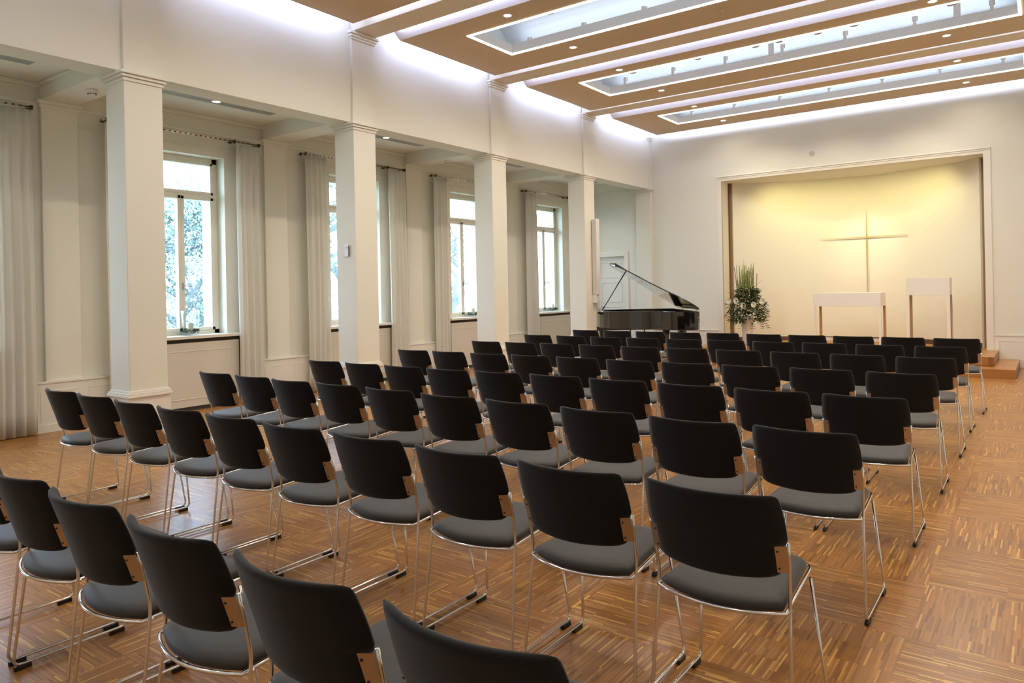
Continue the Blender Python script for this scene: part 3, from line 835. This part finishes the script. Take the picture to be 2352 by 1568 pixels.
for j in range(9):                                   # trailing strands
    a = rf.random()*2*PI; p = Vector((.16*math.cos(a), .16*math.sin(a), 0))
    for s_ in range(9):
        p = p+Vector((math.cos(a)*.018, math.sin(a)*.018, -.028 if s_ > 2 else .0))
        for q in (-1, 1): leaf(bms[1 if j % 2 else 0], p, Vector((math.cos(a+q), math.sin(a+q), -.3)), Vector((0, 0, 1)), .05, .012)
for m_, b_, nm in ((M['leaf'], bms[0], 'dark_foliage'), (M['leaf2'], bms[1], 'olive_foliage'), (M['brownleaf'], bms[2], 'russet_foliage')):
    obj(nm, b_, m_, ft)
bm = bmesh.new()
for i in range(24):
    a = rf.random()*2*PI; r0 = rf.uniform(.0, .15); base = Vector((r0*math.cos(a)-.01, r0*math.sin(a), .28)); h = rf.uniform(.32, .46)
    tip = base+Vector((rf.uniform(-.04, .04), rf.uniform(-.04, .04), h))
    tube(bm, [base, (base+tip)/2, tip], .004, 5)
    for s_ in range(18):
        pp = base.lerp(tip, .25+.75*s_/18)
        for q in range(4):
            aa = q*PI/2+s_*.6; leaf(bm, pp, Vector((math.cos(aa), math.sin(aa), .6)), Vector((0, 0, 1)), .026*(1.2-s_/22), .009)
obj('green_spikes', bm, M['spike'], ft)
bm = bmesh.new()
for dx, hh in ((-.17, .50), (-.13, .32), (.16, .40), (.11, .46)):
    pts = [Vector((dx*.5, 0, .18)), Vector((dx*.95, .02, .18+hh*.4)), Vector((dx, 0, .18+hh*.75)), Vector((dx*1.08, -.02, .18+hh))]
    tube(bm, pts, .004, 5)
    for s_ in range(26):
        tt = s_/25*(len(pts)-1); i_ = min(int(tt), len(pts)-2); pp = pts[i_].lerp(pts[i_+1], tt-i_)
        aa = s_*2.4; leaf(bm, pp, Vector((math.cos(aa), math.sin(aa), .3)), Vector((0, 0, 1)), .028, .009)
obj('leafy_stem', bm, M['brownleaf'], ft)
bm = bmesh.new()
for i in range(9):
    x = rf.uniform(-.14, .14); tube(bm, [(x*.4, 0, .2), (x*.9, rf.uniform(-.05, .05), .6), (x+rf.uniform(-.03, .03), 0, rf.uniform(.62, .80))], lambda tt: .0028*(1-.7*tt), 4)
for i in range(26):
    a = rf.random()*2*PI; z = rf.uniform(.1, .45); tube(bm, [(0, 0, z-.1), (.2*math.cos(a), .2*math.sin(a), z), (.30*math.cos(a), .30*math.sin(a), z+.05)], .0012, 3)
obj('twig', bm, M['twig'], ft)
for fx, fy, fzz in ((-.115, -.17, .205), (.005, -.20, .135), (.16, -.17, .15), (.27, -.08, .20), (-.26, -.08, .20)):
    bm = bmesh.new()
    for layer, (r_, n_, tilt) in enumerate(((.010, 5, 1.45), (.020, 8, 1.15), (.030, 10, .85), (.036, 12, .45))):
        for q in range(n_):
            a = 2*PI*q/n_+layer; d = Vector((math.cos(a)*math.cos(tilt), -math.sin(tilt)*.8, math.sin(a)*math.cos(tilt)))
            leaf(bm, Vector((fx+math.cos(a)*r_*.3, fy, fzz+math.sin(a)*r_*.3)), d, Vector((0, -1, 0)), r_*1.1, r_*.6)
    fl = obj('white_rose', bm, M['petal'], ft)
bm = bmesh.new()
for i in range(45):
    a = rf.random()*2*PI; r0 = rf.uniform(.05, .2); lathe(bm, [(0, -.006), (.007, 0), (0, .006)], 5, (r0*math.cos(a), r0*math.sin(a), rf.uniform(.2, .5)))
obj('filler_blossom', bm, M['petal'], ft)['kind'] = 'stuff'

# ================================================================== GRAND PIANO
def piano():
    Fh = Vector((-6.275, 14.208)); tt = Vector((.594, -.805)).normalized(); nn = Vector((tt.y, -tt.x))
    rz = math.atan2(tt.y, tt.x)
    # local frame: +x along the hinge line towards the tail, -y towards the curved side
    t = thing('grand_piano', 'black glossy grand piano with its lid propped open left of the niche', 'piano', (Fh.x, Fh.y, 0), rz)
    W, LN = 1.66, 2.16
    sgn = 1 if (Matrix.Rotation(rz, 2) @ Vector((0, 1))).dot(nn) > 0 else -1
    out = [(0, 0), (1.95, 0), (2.05, .015), (2.12, .06), (2.155, .13), (2.16, .22), (2.14, .32), (2.08, .42), (1.97, .52), (1.82, .62), (1.66, .76), (1.50, .96), (1.36, 1.18), (1.22, 1.37), (1.05, 1.51), (.85, 1.60), (.65, 1.645), (.4, W), (0, W)]
    P2 = [(x, sgn*y) for x, y in out]
    def inset(pts, d):
        c = Vector((1.0, sgn*.65)); res = []
        n = len(pts)
        for i in range(n):
            a, b, c_ = Vector(pts[i-1]), Vector(pts[i]), Vector(pts[(i+1) % n])
            e1 = (b-a).normalized(); e2 = (c_-b).normalized()
            n1 = Vector((-e1.y, e1.x)); n2 = Vector((-e2.y, e2.x)); m_ = (n1+n2).normalized()*sgn
            k = d/max(.35, m_.dot(n1*sgn)); res.append(tuple(b+m_*k))
        return res
    inn = inset(P2, .04)
    ZT, ZR = 1.035, .70
    bm = bmesh.new(); n = len(P2)
    r = [[bm.verts.new((*p, z)) for p in q] for q, z in ((P2, ZR), (P2, ZT), (inn, ZT), (inn, ZR+.03))]
    for a, b in zip(r, r[1:]):
        for i in range(n): bm.faces.new((a[i], a[(i+1) % n], b[(i+1) % n], b[i]))
    bm.faces.new(r[0][::-1]); bm.faces.new(r[3])
    obj('case', bm, M['piano'], t, bevel=.006)
    bm = bmesh.new(); prism(bm, inset(P2, .055), ZT-.11, ZT-.09); obj('iron_plate', bm, M['gold_plate'], t)
    bm = bmesh.new()
    for i in range(36):
        y = sgn*(.12+i*.036); x1 = 1.9-max(0, (i*.036-.2))*1.05
        tube(bm, [(.32, y, ZT-.075), (max(.6, x1), y*.92+sgn*.03, ZT-.075)], .0015, 3, cap=False)
    obj('strings', bm, M['brass'], t)['kind'] = 'stuff'
    # keyboard end (away from the audience)
    obj('key_bed', B((-.34, .02, min(0, sgn*W), max(0, sgn*W), .60, .70)), M['piano'], t, bevel=.005)
    for y in (0, sgn*(W-.045)):
        obj('cheek', B((-.34, .0, min(y, y+sgn*.045), max(y, y+sgn*.045), .70, .92)), M['piano'], t, bevel=.01)
    bm = bmesh.new()
    for i in range(52):
        y = .14+i*.0245; ya, yb = sorted((sgn*y, sgn*(y+.0235))); box(bm, -.30, -.15, ya, yb, .70, .735)
    obj('white_keys', bm, M['ivory'], t)
    bm = bmesh.new()
    for i in range(51):
        if i % 7 in (2, 6): continue
        y = .14+(i+.72)*.0245; ya, yb = sorted((sgn*y, sgn*(y+.012))); box(bm, -.25, -.15, ya, yb, .735, .747)
    obj('black_keys', bm, M['black_plastic'], t)
    obj('fallboard', B((-.15, -.12, min(0, sgn*W), max(0, sgn*W), .70, .93)), M['piano'], t, bevel=.004)
    obj('pin_block', B((-.12, .30, min(sgn*.05, sgn*(W-.05)), max(sgn*.05, sgn*(W-.05)), .86, .95)), M['piano'], t, bevel=.004)
    obj('music_desk', B((.12, .14, min(sgn*.4, sgn*1.1), max(sgn*.4, sgn*1.1), .96, 1.02)), M['piano'], t, bevel=.003)
    # lid, hinged along y = 0 and raised
    th = math.radians(32.5)
    def lidp(x, y, off=0.0):
        yy = abs(y)
        return Vector((x, sgn*(yy*math.cos(th)-off*math.sin(th)), ZT+.012+yy*math.sin(th)+off*math.cos(th)))
    def lid_mesh(pts, o0, o1):
        bm = bmesh.new()
        lo = [bm.verts.new(lidp(x, y, o0)) for x, y in pts]; hi = [bm.verts.new(lidp(x, y, o1)) for x, y in pts]
        n = len(pts); bm.faces.new(lo[::-1]); bm.faces.new(hi)
        for i in range(n): bm.faces.new((lo[i], lo[(i+1) % n], hi[(i+1) % n], hi[i]))
        return bm
    lidpts = [(.36, -.01)] + [(x+.012 if x > 1 else x, y+.012) for x, y in out[1:-1] if x > .4] + [(.36, W+.012)]
    lidpts[1] = (1.95, -.01)
    obj('lid', lid_mesh(lidpts, 0, .020), M['piano'], t, bevel=.003)
    obj('front_flap', lid_mesh([(.38, .0), (.82, .0), (.82, W-.03), (.38, W+.012)], .03, .062), M['piano'], t, bevel=.003)
    a = Vector((.62, sgn*(W-.05), ZT-.02)); b = lidp(.60, W-.32, 0)
    bm = bmesh.new(); tube(bm, [a, b], .011, 8); obj('lid_prop', bm, M['piano'], t, smooth=True)
    bm = bmesh.new()
    for x in (.7, 1.75): tube(bm, [(x-.05, 0, ZT+.008), (x+.05, 0, ZT+.008)], .008, 8)
    obj('hinge', bm, M['brass'], t)
    for x, y in ((-.12, .16), (-.12, W-.16), (1.82, .28)):
        lg = obj('leg', None or (lambda: (lambda bm: (lathe(bm, [(0, .06), (.045, .06), (.05, .10), (.065, .50), (.085, .58), (.085, .705), (0, .705)], 8, (x, sgn*y, 0)), bm)[1])(bmesh.new()))(), M['piano'], t, bevel=.004)
        bm = bmesh.new()
        tube(bm, [(x-.014, sgn*y, .032), (x+.014, sgn*y, .032)], .031, 14); lathe(bm, [(0, .05), (.02, .05), (.02, .07), (0, .07)], 10, (x, sgn*y, 0))
        obj('caster', bm, M['brass'], lg)
    y = sgn*W/2
    bm = B((.18, .24, y-.16, y-.13, .16, .705), (.18, .24, y+.13, y+.16, .16, .705), (.12, .30, y-.18, y+.18, .10, .17))
    ly = obj('pedal_lyre', bm, M['piano'], t, bevel=.006)
    obj('pedal', B(*[(-.02, .14, y+q-.018, y+q+.018, .085, .10) for q in (-.08, 0, .08)]), M['brass'], ly, bevel=.003)
    return t
piano()

# ================================================================== SPEAKER, THERMOSTAT
t = thing('column_speaker', 'tall slim white line speaker on the fourth column', 'speaker', (XA, 12.33, 1.36))
obj('enclosure', B((.03, .115, -.06, .06, 0, 1.47)), M['white_plastic'], t, bevel=.004)
obj('grille', B((.02, .108, -.066, -.06, .02, 1.45)), mat('white_speaker_grille', (.66, .63, .58), .7, noise=.05, nscale=80), t)
obj('wall_bracket', B((0, .03, -.03, .03, .1, .2), (0, .03, -.03, .03, 1.25, 1.35)), M['white_plastic'], t)
bm = bmesh.new(); prism(bm, [(0.0, -.05), (.09, -.05), (.09, .05), (0, .05)], -.16, -.002)
obj('cable_box', bm, M['white_plastic'], t, bevel=.01)
t = thing('thermostat', 'small white thermostat on the second column', 'thermostat', (-7.282, YK(1), 2.04))
obj('thermostat_body', B((-.04, .04, -.022, 0, -.08, .08)), M['white_plastic'], t, bevel=.005)
obj('thermostat_dot', B((-.006, .006, -.0245, -.021, .03, .042)), M['black_plastic'], t)
obj('thermostat_edge', B((.034, .04, -.024, -.001, -.076, .06)), M['grey_lamp'], t)

# small round patch high on the altar wall
t = tag(obj('wall_cover_plate', (lambda bm: (lathe(bm, [(0, 0), (.05, 0), (.05, .006), (0, .006)], 24), bm)[1])(bmesh.new()), mat('beige_cover_plate', (.60, .56, .47), .6, noise=.02)), 'small round beige cover plate high on the altar wall', 'cover plate')
t.location = (-3.694, YB, 4.05); t.rotation_euler = (PI/2, 0, 0)

# ================================================================== CANDLE BOWLS
def candle_set(x, y, where, hurricane=False, seed=1):
    z = WZ0+.04
    t = thing('glass_bowl', 'small glass bowl with green wreath on the sill of the ' + where, 'bowl', (x, y, z), 0, 'candle bowls on the window sills')
    bm = bmesh.new(); lathe(bm, [(0, 0), (.06, 0), (.075, .012), (.12, .04), (.117, .044), (.07, .018), (0, .01)], 28); obj('bowl', bm, M['glassware'], t, smooth=True)
    rr = random.Random(seed); bm = bmesh.new()
    for i in range(240):
        a = rr.random()*2*PI; r_ = rr.uniform(.055, .105)
        leaf(bm, Vector((r_*math.cos(a), r_*math.sin(a), rr.uniform(.025, .07))), Vector((rr.uniform(-1, 1), rr.uniform(-1, 1), rr.uniform(.0, 1))), Vector((0, 0, 1)), rr.uniform(.02, .045), .008)
    obj('wreath', bm, M['leaf'], t)
    c = thing('pillar_candle', 'ivory pillar candle in the bowl of the ' + where, 'candle', (x, y, z+.015), 0, 'pillar candles on the window sills')
    bm = bmesh.new(); lathe(bm, [(0, 0), (.035, 0), (.035, .145), (.032, .15), (.015, .146), (0, .145)], 24); obj('wax', bm, M['candle'], c, smooth=False)
    bm = bmesh.new(); tube(bm, [(0, 0, .145), (.002, 0, .16)], .0015, 5); obj('wick', bm, M['black_plastic'], c)
    if hurricane:
        g = tag(obj('glass_hurricane', (lambda bm: (lathe(bm, [(.070, .02), (.098, .10), (.116, .305), (.1135, .305), (.0955, .10), (.068, .02)], 32), bm)[1])(bmesh.new()), M['glassware'], smooth=True),
                'clear glass hurricane shade around the candle of the first visible window', 'glass shade')
        g.location = (x, y, z+.02)
candle_set(-9.11, 5.18, 'first fully visible window', True, 1)
candle_set(-9.11, 11.03, 'third window from the left', False, 2)
candle_set(-9.11, 13.90, 'window nearest the altar', False, 3)

# ================================================================== CHAIRS
def make_chair(label, group):
    t = thing('conference_chair', label, 'chair', (0, 0, 0), 0, group)
    # seat cushion and chrome ring
    def outline(ins=0.0, n=10):
        hw_r, hw_f = .212-ins, .190-ins; yr, yf = .040+ins, .462-ins
        pts = []
        for i in range(n+1):                       # rear edge bowed towards the back
            s_ = -1+2*i/n; pts.append(Vector((hw_r*s_, yr-.060*(1-s_*s_))))
        for i in range(1, 4): pts.append(Vector((hw_r+(hw_f-hw_r)*i/4, yr+(yf-.06-yr)*i/4)))
        for i in range(6):
            a = PI/2*i/5; pts.append(Vector((hw_f-.06+.06*math.cos(a), yf-.06+.06*math.sin(a))))
        for i in range(6):
            a = PI/2+PI/2*i/5; pts.append(Vector((-hw_f+.06+.06*math.cos(a), yf-.06+.06*math.sin(a))))
        for i in (3, 2, 1): pts.append(Vector((-(hw_r+(hw_f-hw_r)*i/4), yr+(yf-.06-yr)*i/4)))
        return pts
    def zs(y): return .450 + .020*max(0, min(1, (y+.07)/.5))     # seat rises a little to the front
    bm = bmesh.new()
    layers = [(.010, -.004), (.003, .004), (.001, .016), (.012, .028), (.035, .034), (.075, .037), (.13, .036)]
    rings = []
    for ins, dz in layers:
        rings.append([bm.verts.new((p.x, p.y, zs(p.y)+dz)) for p in outline(ins)])
    for a, b in zip(rings, rings[1:]):
        for i in range(len(a)): bm.faces.new((a[i], a[(i+1) % len(a)], b[(i+1) % len(b)], b[i]))
    bm.faces.new(rings[0][::-1]); c = bm.verts.new((0, .2, zs(.2)+.035))
    for i in range(len(rings[-1])): bm.faces.new((rings[-1][i], rings[-1][(i+1) % len(rings[-1])], c))
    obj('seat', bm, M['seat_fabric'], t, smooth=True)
    bm = bmesh.new(); tube(bm, [(p.x, p.y, zs(p.y)-.002) for p in outline(-.006)], .0062, 6, closed=True)
    obj('seat_ring', bm, M['chrome'], t, smooth=True)
    # sled frames
    for s_ in (-1, 1):
        pts = [(s_*.234, .020, .684), (s_*.230, .040, .60), (s_*.226, .060, .50), (s_*.226, .056, .44), (s_*.240, .0, .021), (s_*.238, .452, .021), (s_*.203, .395, .445)]
        bm = bmesh.new(); pp = fillet(pts[:1]+pts[1:], .035, 4)
        tube(bm, pp, .0062, 6)
        tube(bm, [(s_*.226, .058, .450), (s_*.220, .052, .451), (s_*.212, .046, .450)], .0055, 6); tube(bm, [(s_*.226, .058, .450), (s_*.217, .076, .452)], .005, 6)   # joint to the ring
        fr = obj('sled_frame', bm, M['chrome'], t, smooth=True)
        for y in (.035, .405):
            obj('glide', B((s_*.240-.009, s_*.240+.009, y-.032, y+.032, 0, .019)), M['black_plastic'], fr, bevel=.003)
    # curved backrest with cut-out lower corners
    zrow = [(0.5698, 0.176), (0.5729, 0.19), (0.5801, 0.20400000000000001), (0.5986, 0.209), (0.6398, 0.212), (0.6759, 0.214), (0.6795, 0.229), (0.6985, 0.2355), (0.7325, 0.2355), (0.7634, 0.234), (0.7935, 0.231), (0.8205, 0.2275), (0.8345, 0.2245), (0.8425, 0.2195), (0.847, 0.208)]
    def yc(x, z): return .034 - .33*(z-.60) - .062 + .062*min(1.15, (abs(x)/.222)**2)
    nx = 14; bm = bmesh.new(); fg, bg_ = [], []
    for z, hw in zrow:
        fr_, bk = [], []
        for i in range(nx+1):
            x = hw*(-1+2*i/nx)
            zz = z
            e = min(1, (hw-abs(x))/.016); ez = min(1, max(0, (.8485-z))/.014, ); eb = min(1, max(0, (z-.5685))/.014)
            if abs(x) > .2135: eb = min(1, max(0, (z-.6760))/.012+.3)
            th_ = .0145*math.sqrt(max(.06, e*(2-e)))*math.sqrt(max(.06, ez*(2-ez)))*math.sqrt(max(.06, eb*(2-eb)))
            zz += .012*(1-(x/.22)**2)*(-1 if z < .64 else 0)*(.67-z)/.1
            y = yc(x, z)
            fr_.append(bm.verts.new((x, y+th_, zz))); bk.append(bm.verts.new((x, y-th_, zz)))
        fg.append(fr_); bg_.append(bk)
    for j in range(len(zrow)-1):
        for i in range(nx):
            bm.faces.new((fg[j][i], fg[j][i+1], fg[j+1][i+1], fg[j+1][i])); bm.faces.new((bg_[j][i], bg_[j+1][i], bg_[j+1][i+1], bg_[j][i+1]))
        for i in (0, nx):
            bm.faces.new((fg[j][i], bg_[j][i], bg_[j+1][i], fg[j+1][i]))
    for i in range(nx):
        for j in (0, len(zrow)-1):
            bm.faces.new((fg[j][i], fg[j][i+1], bg_[j][i+1], bg_[j][i]))
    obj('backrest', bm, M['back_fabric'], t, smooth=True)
    for s_ in (-1, 1):
        bm = bmesh.new(); f_ = []
        for x in (.200, .217, .2325):
            for z in (.586, .678):
                xx = x - (.003 if z < .63 and x < .20 else 0)
                y = yc(x, z) - .004 if x < .22 else yc(x, z)-.002
                f_.append((s_*xx, y, z))
        lo = [bm.verts.new(p) for p in f_]; hi = [bm.verts.new((p[0], p[1]-.005, p[2])) for p in f_]
        for g_ in (lo, hi):
            bm.faces.new((g_[0], g_[2], g_[3], g_[1])); bm.faces.new((g_[2], g_[4], g_[5], g_[3]))
        for a, b in ((0, 2), (2, 4), (4, 5), (5, 3), (3, 1), (1, 0)): bm.faces.new((lo[a], lo[b], hi[b], hi[a]))
        br = obj('bracket', bm, M['plate'], t); br['label'] = 'chrome bracket plate with brown floor reflection painted in'
        for z in (.601, .660):
            bm = bmesh.new()
            y = yc(.207, z)-.0105; tube(bm, [(s_*.207, y-.002, z), (s_*.207, y+.003, z)], .0032, 8)
            obj('screw', bm, M['black_plastic'], br)
    return t

rows = {'Z': [(-0.915, 1.186), (-1.448, 1.182), (-1.975, 1.174), (-2.522, 1.181), (-3.055, 1.196), (-3.585, 1.20)],
'A': [(-0.881, 2.347), (-1.406, 2.33), (-1.935, 2.325), (-2.467, 2.334), (-2.982, 2.314), (-3.498, 2.314), (-3.991, 2.305), (-4.507, 2.305), (-5.038, 2.317), (-5.527, 2.319)],
'B': [(-0.881, 3.454), (-1.391, 3.423), (-1.932, 3.453), (-2.468, 3.478), (-2.983, 3.462), (-3.522, 3.495), (-4.048, 3.504), (-4.508, 3.464), (-5.019, 3.481), (-5.553, 3.485)],
'C': [(-0.85, 4.607), (-1.372, 4.601), (-1.899, 4.608), (-2.44, 4.622), (-2.974, 4.649), (-3.495, 4.619), (-3.956, 4.568), (-4.486, 4.578), (-4.996, 4.583), (-5.533, 4.6)],
'D': [(-0.847, 5.864), (-1.394, 5.902), (-1.932, 5.888), (-2.45, 5.847), (-2.989, 5.854), (-3.549, 5.905), (-4.077, 5.906), (-4.565, 5.848), (-5.117, 5.89), (-5.603, 5.861)],
'E': [(-0.846, 7.113), (-1.391, 7.178), (-1.936, 7.188), (-2.486, 7.222), (-3.026, 7.232), (-3.561, 7.222), (-4.124, 7.272), (-4.667, 7.284), (-5.148, 7.214), (-5.664, 7.194)],
'F': [(-0.868, 8.364), (-1.417, 8.386), (-1.969, 8.444), (-2.501, 8.377), (-3.067, 8.473), (-3.571, 8.411), (-4.134, 8.454), (-4.653, 8.424), (-5.215, 8.484), (-5.773, 8.515)],
'G': [(-0.846, 9.603), (-1.376, 9.599), (-1.904, 9.576), (-2.436, 9.589), (-2.983, 9.631), (-3.554, 9.713), (-4.082, 9.663), (-4.613, 9.662), (-5.162, 9.689), (-5.725, 9.737)]}
RS = dict(Z=1.0264, A=1.0264, B=1.024, C=1.021, D=1.018, E=1.016, F=1.014, G=1.012)
rows = {k: [(p[0]*RS[k], (p[1]-.116)*RS[k]+(.035 if k == 'A' else .03)) for p in v] for k, v in rows.items()}
rname = {'Z': 'nearest row', 'A': 'second row from the camera', 'B': 'third row from the camera', 'C': 'fourth row from the camera', 'D': 'fourth row from the altar',
         'E': 'third row from the altar', 'F': 'second row from the altar', 'G': 'front row before the altar'}
cname = ['aisle chair', 'second chair from the aisle', 'third chair from the aisle', 'fourth chair from the aisle', 'fifth chair from the aisle', 'sixth chair from the aisle',
         'fourth chair from the window end', 'third chair from the window end', 'second chair from the window end', 'chair at the window end']
first = None
for rk, l in rows.items():
    my = sum(p[1] for p in l)/len(l); mx_ = sum(p[0] for p in l)/len(l)
    sl = sum((p[0]-mx_)*(p[1]-my) for p in l)/sum((p[0]-mx_)**2 for p in l)
    n_ = len(l); im = (n_-1)/2; px_ = -sum((i-im)*(p[0]-mx_) for i, p in enumerate(l))/sum((i-im)**2 for i in range(n_))
    fx_ = [mx_-(i-im)*px_ for i in range(n_)]
    wt_ = .8 if rk in 'ZAB' else .6
    xs_ = [wt_*p[0]+(1-wt_)*q+.005 for p, q in zip(l, fx_)]
    for q in range(1, n_): xs_[q] = min(xs_[q], xs_[q-1]-.508)
    for i, (x, y) in enumerate(l):
        x = xs_[i]
        cn = cname[i] if rk != 'Z' else (['aisle chair', 'second chair from the aisle', 'third chair from the aisle', 'fourth chair from the aisle', 'fifth chair from the aisle', 'chair cut by the left photo edge'][i])
        lab = 'black padded %s in the %s' % (cn, rname[rk])
        grp = 'black chairs in rows facing the altar'
        if first is None: first = make_chair(lab, grp); c = first
        else: c = copy_tree(first); c['label'] = lab
        fy = my+sl*(x-mx_)
        c.location = (x, fy*.6+y*.4 if rk in 'DEFG' else fy*.4+y*.6, 0)
        c.rotation_euler = (0, 0, math.atan(sl)*.5+R.uniform(-.006, .006)+.004)

# ================================================================== OUTSIDE
struct('ground', B((-90, XO, -40, 90, -1.3, -1.2)), M['grass'])
def tree(x, y, h, seed, lab, leaves=0, levels=5, spread=.55, leafsize=.10, cloud=None):
    rr = random.Random(seed)
    t = thing('tree', lab, 'tree', (x, y, -1.2), 0, 'trees in the garden outside')
    bm = bmesh.new(); tips = []
    def grow(p, d, ln, r, lev):
        q = p
        pts = [p]
        for i in range(3):
            d = (d+Vector((rr.uniform(-.18, .18), rr.uniform(-.18, .18), rr.uniform(-.05, .12)))).normalized()
            q = q+d*ln/3; pts.append(q)
        tube(bm, pts, lambda tt: r*(1-.35*tt), 4 if lev > 1 else 7, cap=False)
        if lev >= levels: tips.append((pts[-1], d)); tips.append((pts[1], d)); return
        nb = 3 if lev < 2 else rr.choice((2, 3, 3))
        for i in range(nb):
            a = rr.random()*2*PI; o = Vector((math.cos(a), math.sin(a), rr.uniform(-.1, .5)))
            st = pts[rr.choice((2, 3, 3))] if i else pts[3]
            grow(st, (d*(1-spread)+o*spread).normalized(), ln*rr.uniform(.62, .82), r*.62, lev+1)
    grow(Vector((0, 0, 0)), Vector((rr.uniform(-.1, .1), rr.uniform(-.1, .1), 1)), h*.30, h*.020, 0)
    obj('trunk_and_branches', bm, M['bark'], t)
    if leaves:
        bm = bmesh.new()
        for i in range(leaves):
            p, d = rr.choice(tips)
            q = p+Vector((rr.gauss(0, .35), rr.gauss(0, .35), rr.gauss(0, .35)))
            if cloud and i % 3: q = Vector((rr.gauss(0, cloud[0]), rr.gauss(0, cloud[1]), cloud[2]*rr.random()**.9))
            leaf(bm, q, Vector((rr.uniform(-1, 1), rr.uniform(-1, 1), rr.uniform(-1, 1))), Vector((0, 0, 1)), leafsize*rr.uniform(.6, 1.4), leafsize*.35)
        f_ = obj('foliage', bm, M['frostleaf'], t); f_['kind'] = 'stuff'
    return t
tree(-17.0, 9.2, 7.0, 11, 'dense pale green tree filling the first visible window', 30000, 5, .6, .085, (1.3, 1.8, 5.2))
tree(-19.5, 11.6, 8.0, 12, 'bare branchy tree behind the dense one at the first window', 9000, 5, .6, .09, (1.6, 1.8, 5.0))
tree(-15.0, 11.8, 8.5, 21, 'bare tree seen through the second window', 1800, 5, .6, .10)
tree(-24.0, 20.5, 9.0, 14, 'distant bare tree low in the second window', 1500, 5, .6, .12)
tree(-17.5, 20.0, 8.0, 15, 'bare twiggy tree seen through the third window', 1600, 5, .62, .08)
tree(-26.0, 30.0, 9.0, 16, 'far pale tree low behind the third window', 2500, 4, .6, .14)
t = thing('garden_house', 'distant pale house low behind the window nearest the altar', 'house', (-38, 55, -1.2))
obj('house_wall', B((-5, 5, -4, 4, 0, 3.2)), M['render_wall'], t)
bm = bmesh.new()
v = [bm.verts.new(p) for p in ((-5.3, -4.3, 3.1), (5.3, -4.3, 3.1), (5.3, 4.3, 3.1), (-5.3, 4.3, 3.1), (-5.3, 0, 5.6), (5.3, 0, 5.6))]
for f in ((0, 1, 5, 4), (2, 3, 4, 5), (0, 4, 3), (1, 2, 5), (0, 3, 2, 1)): bm.faces.new([v[i] for i in f])
obj('house_roof', bm, M['slate'], t)
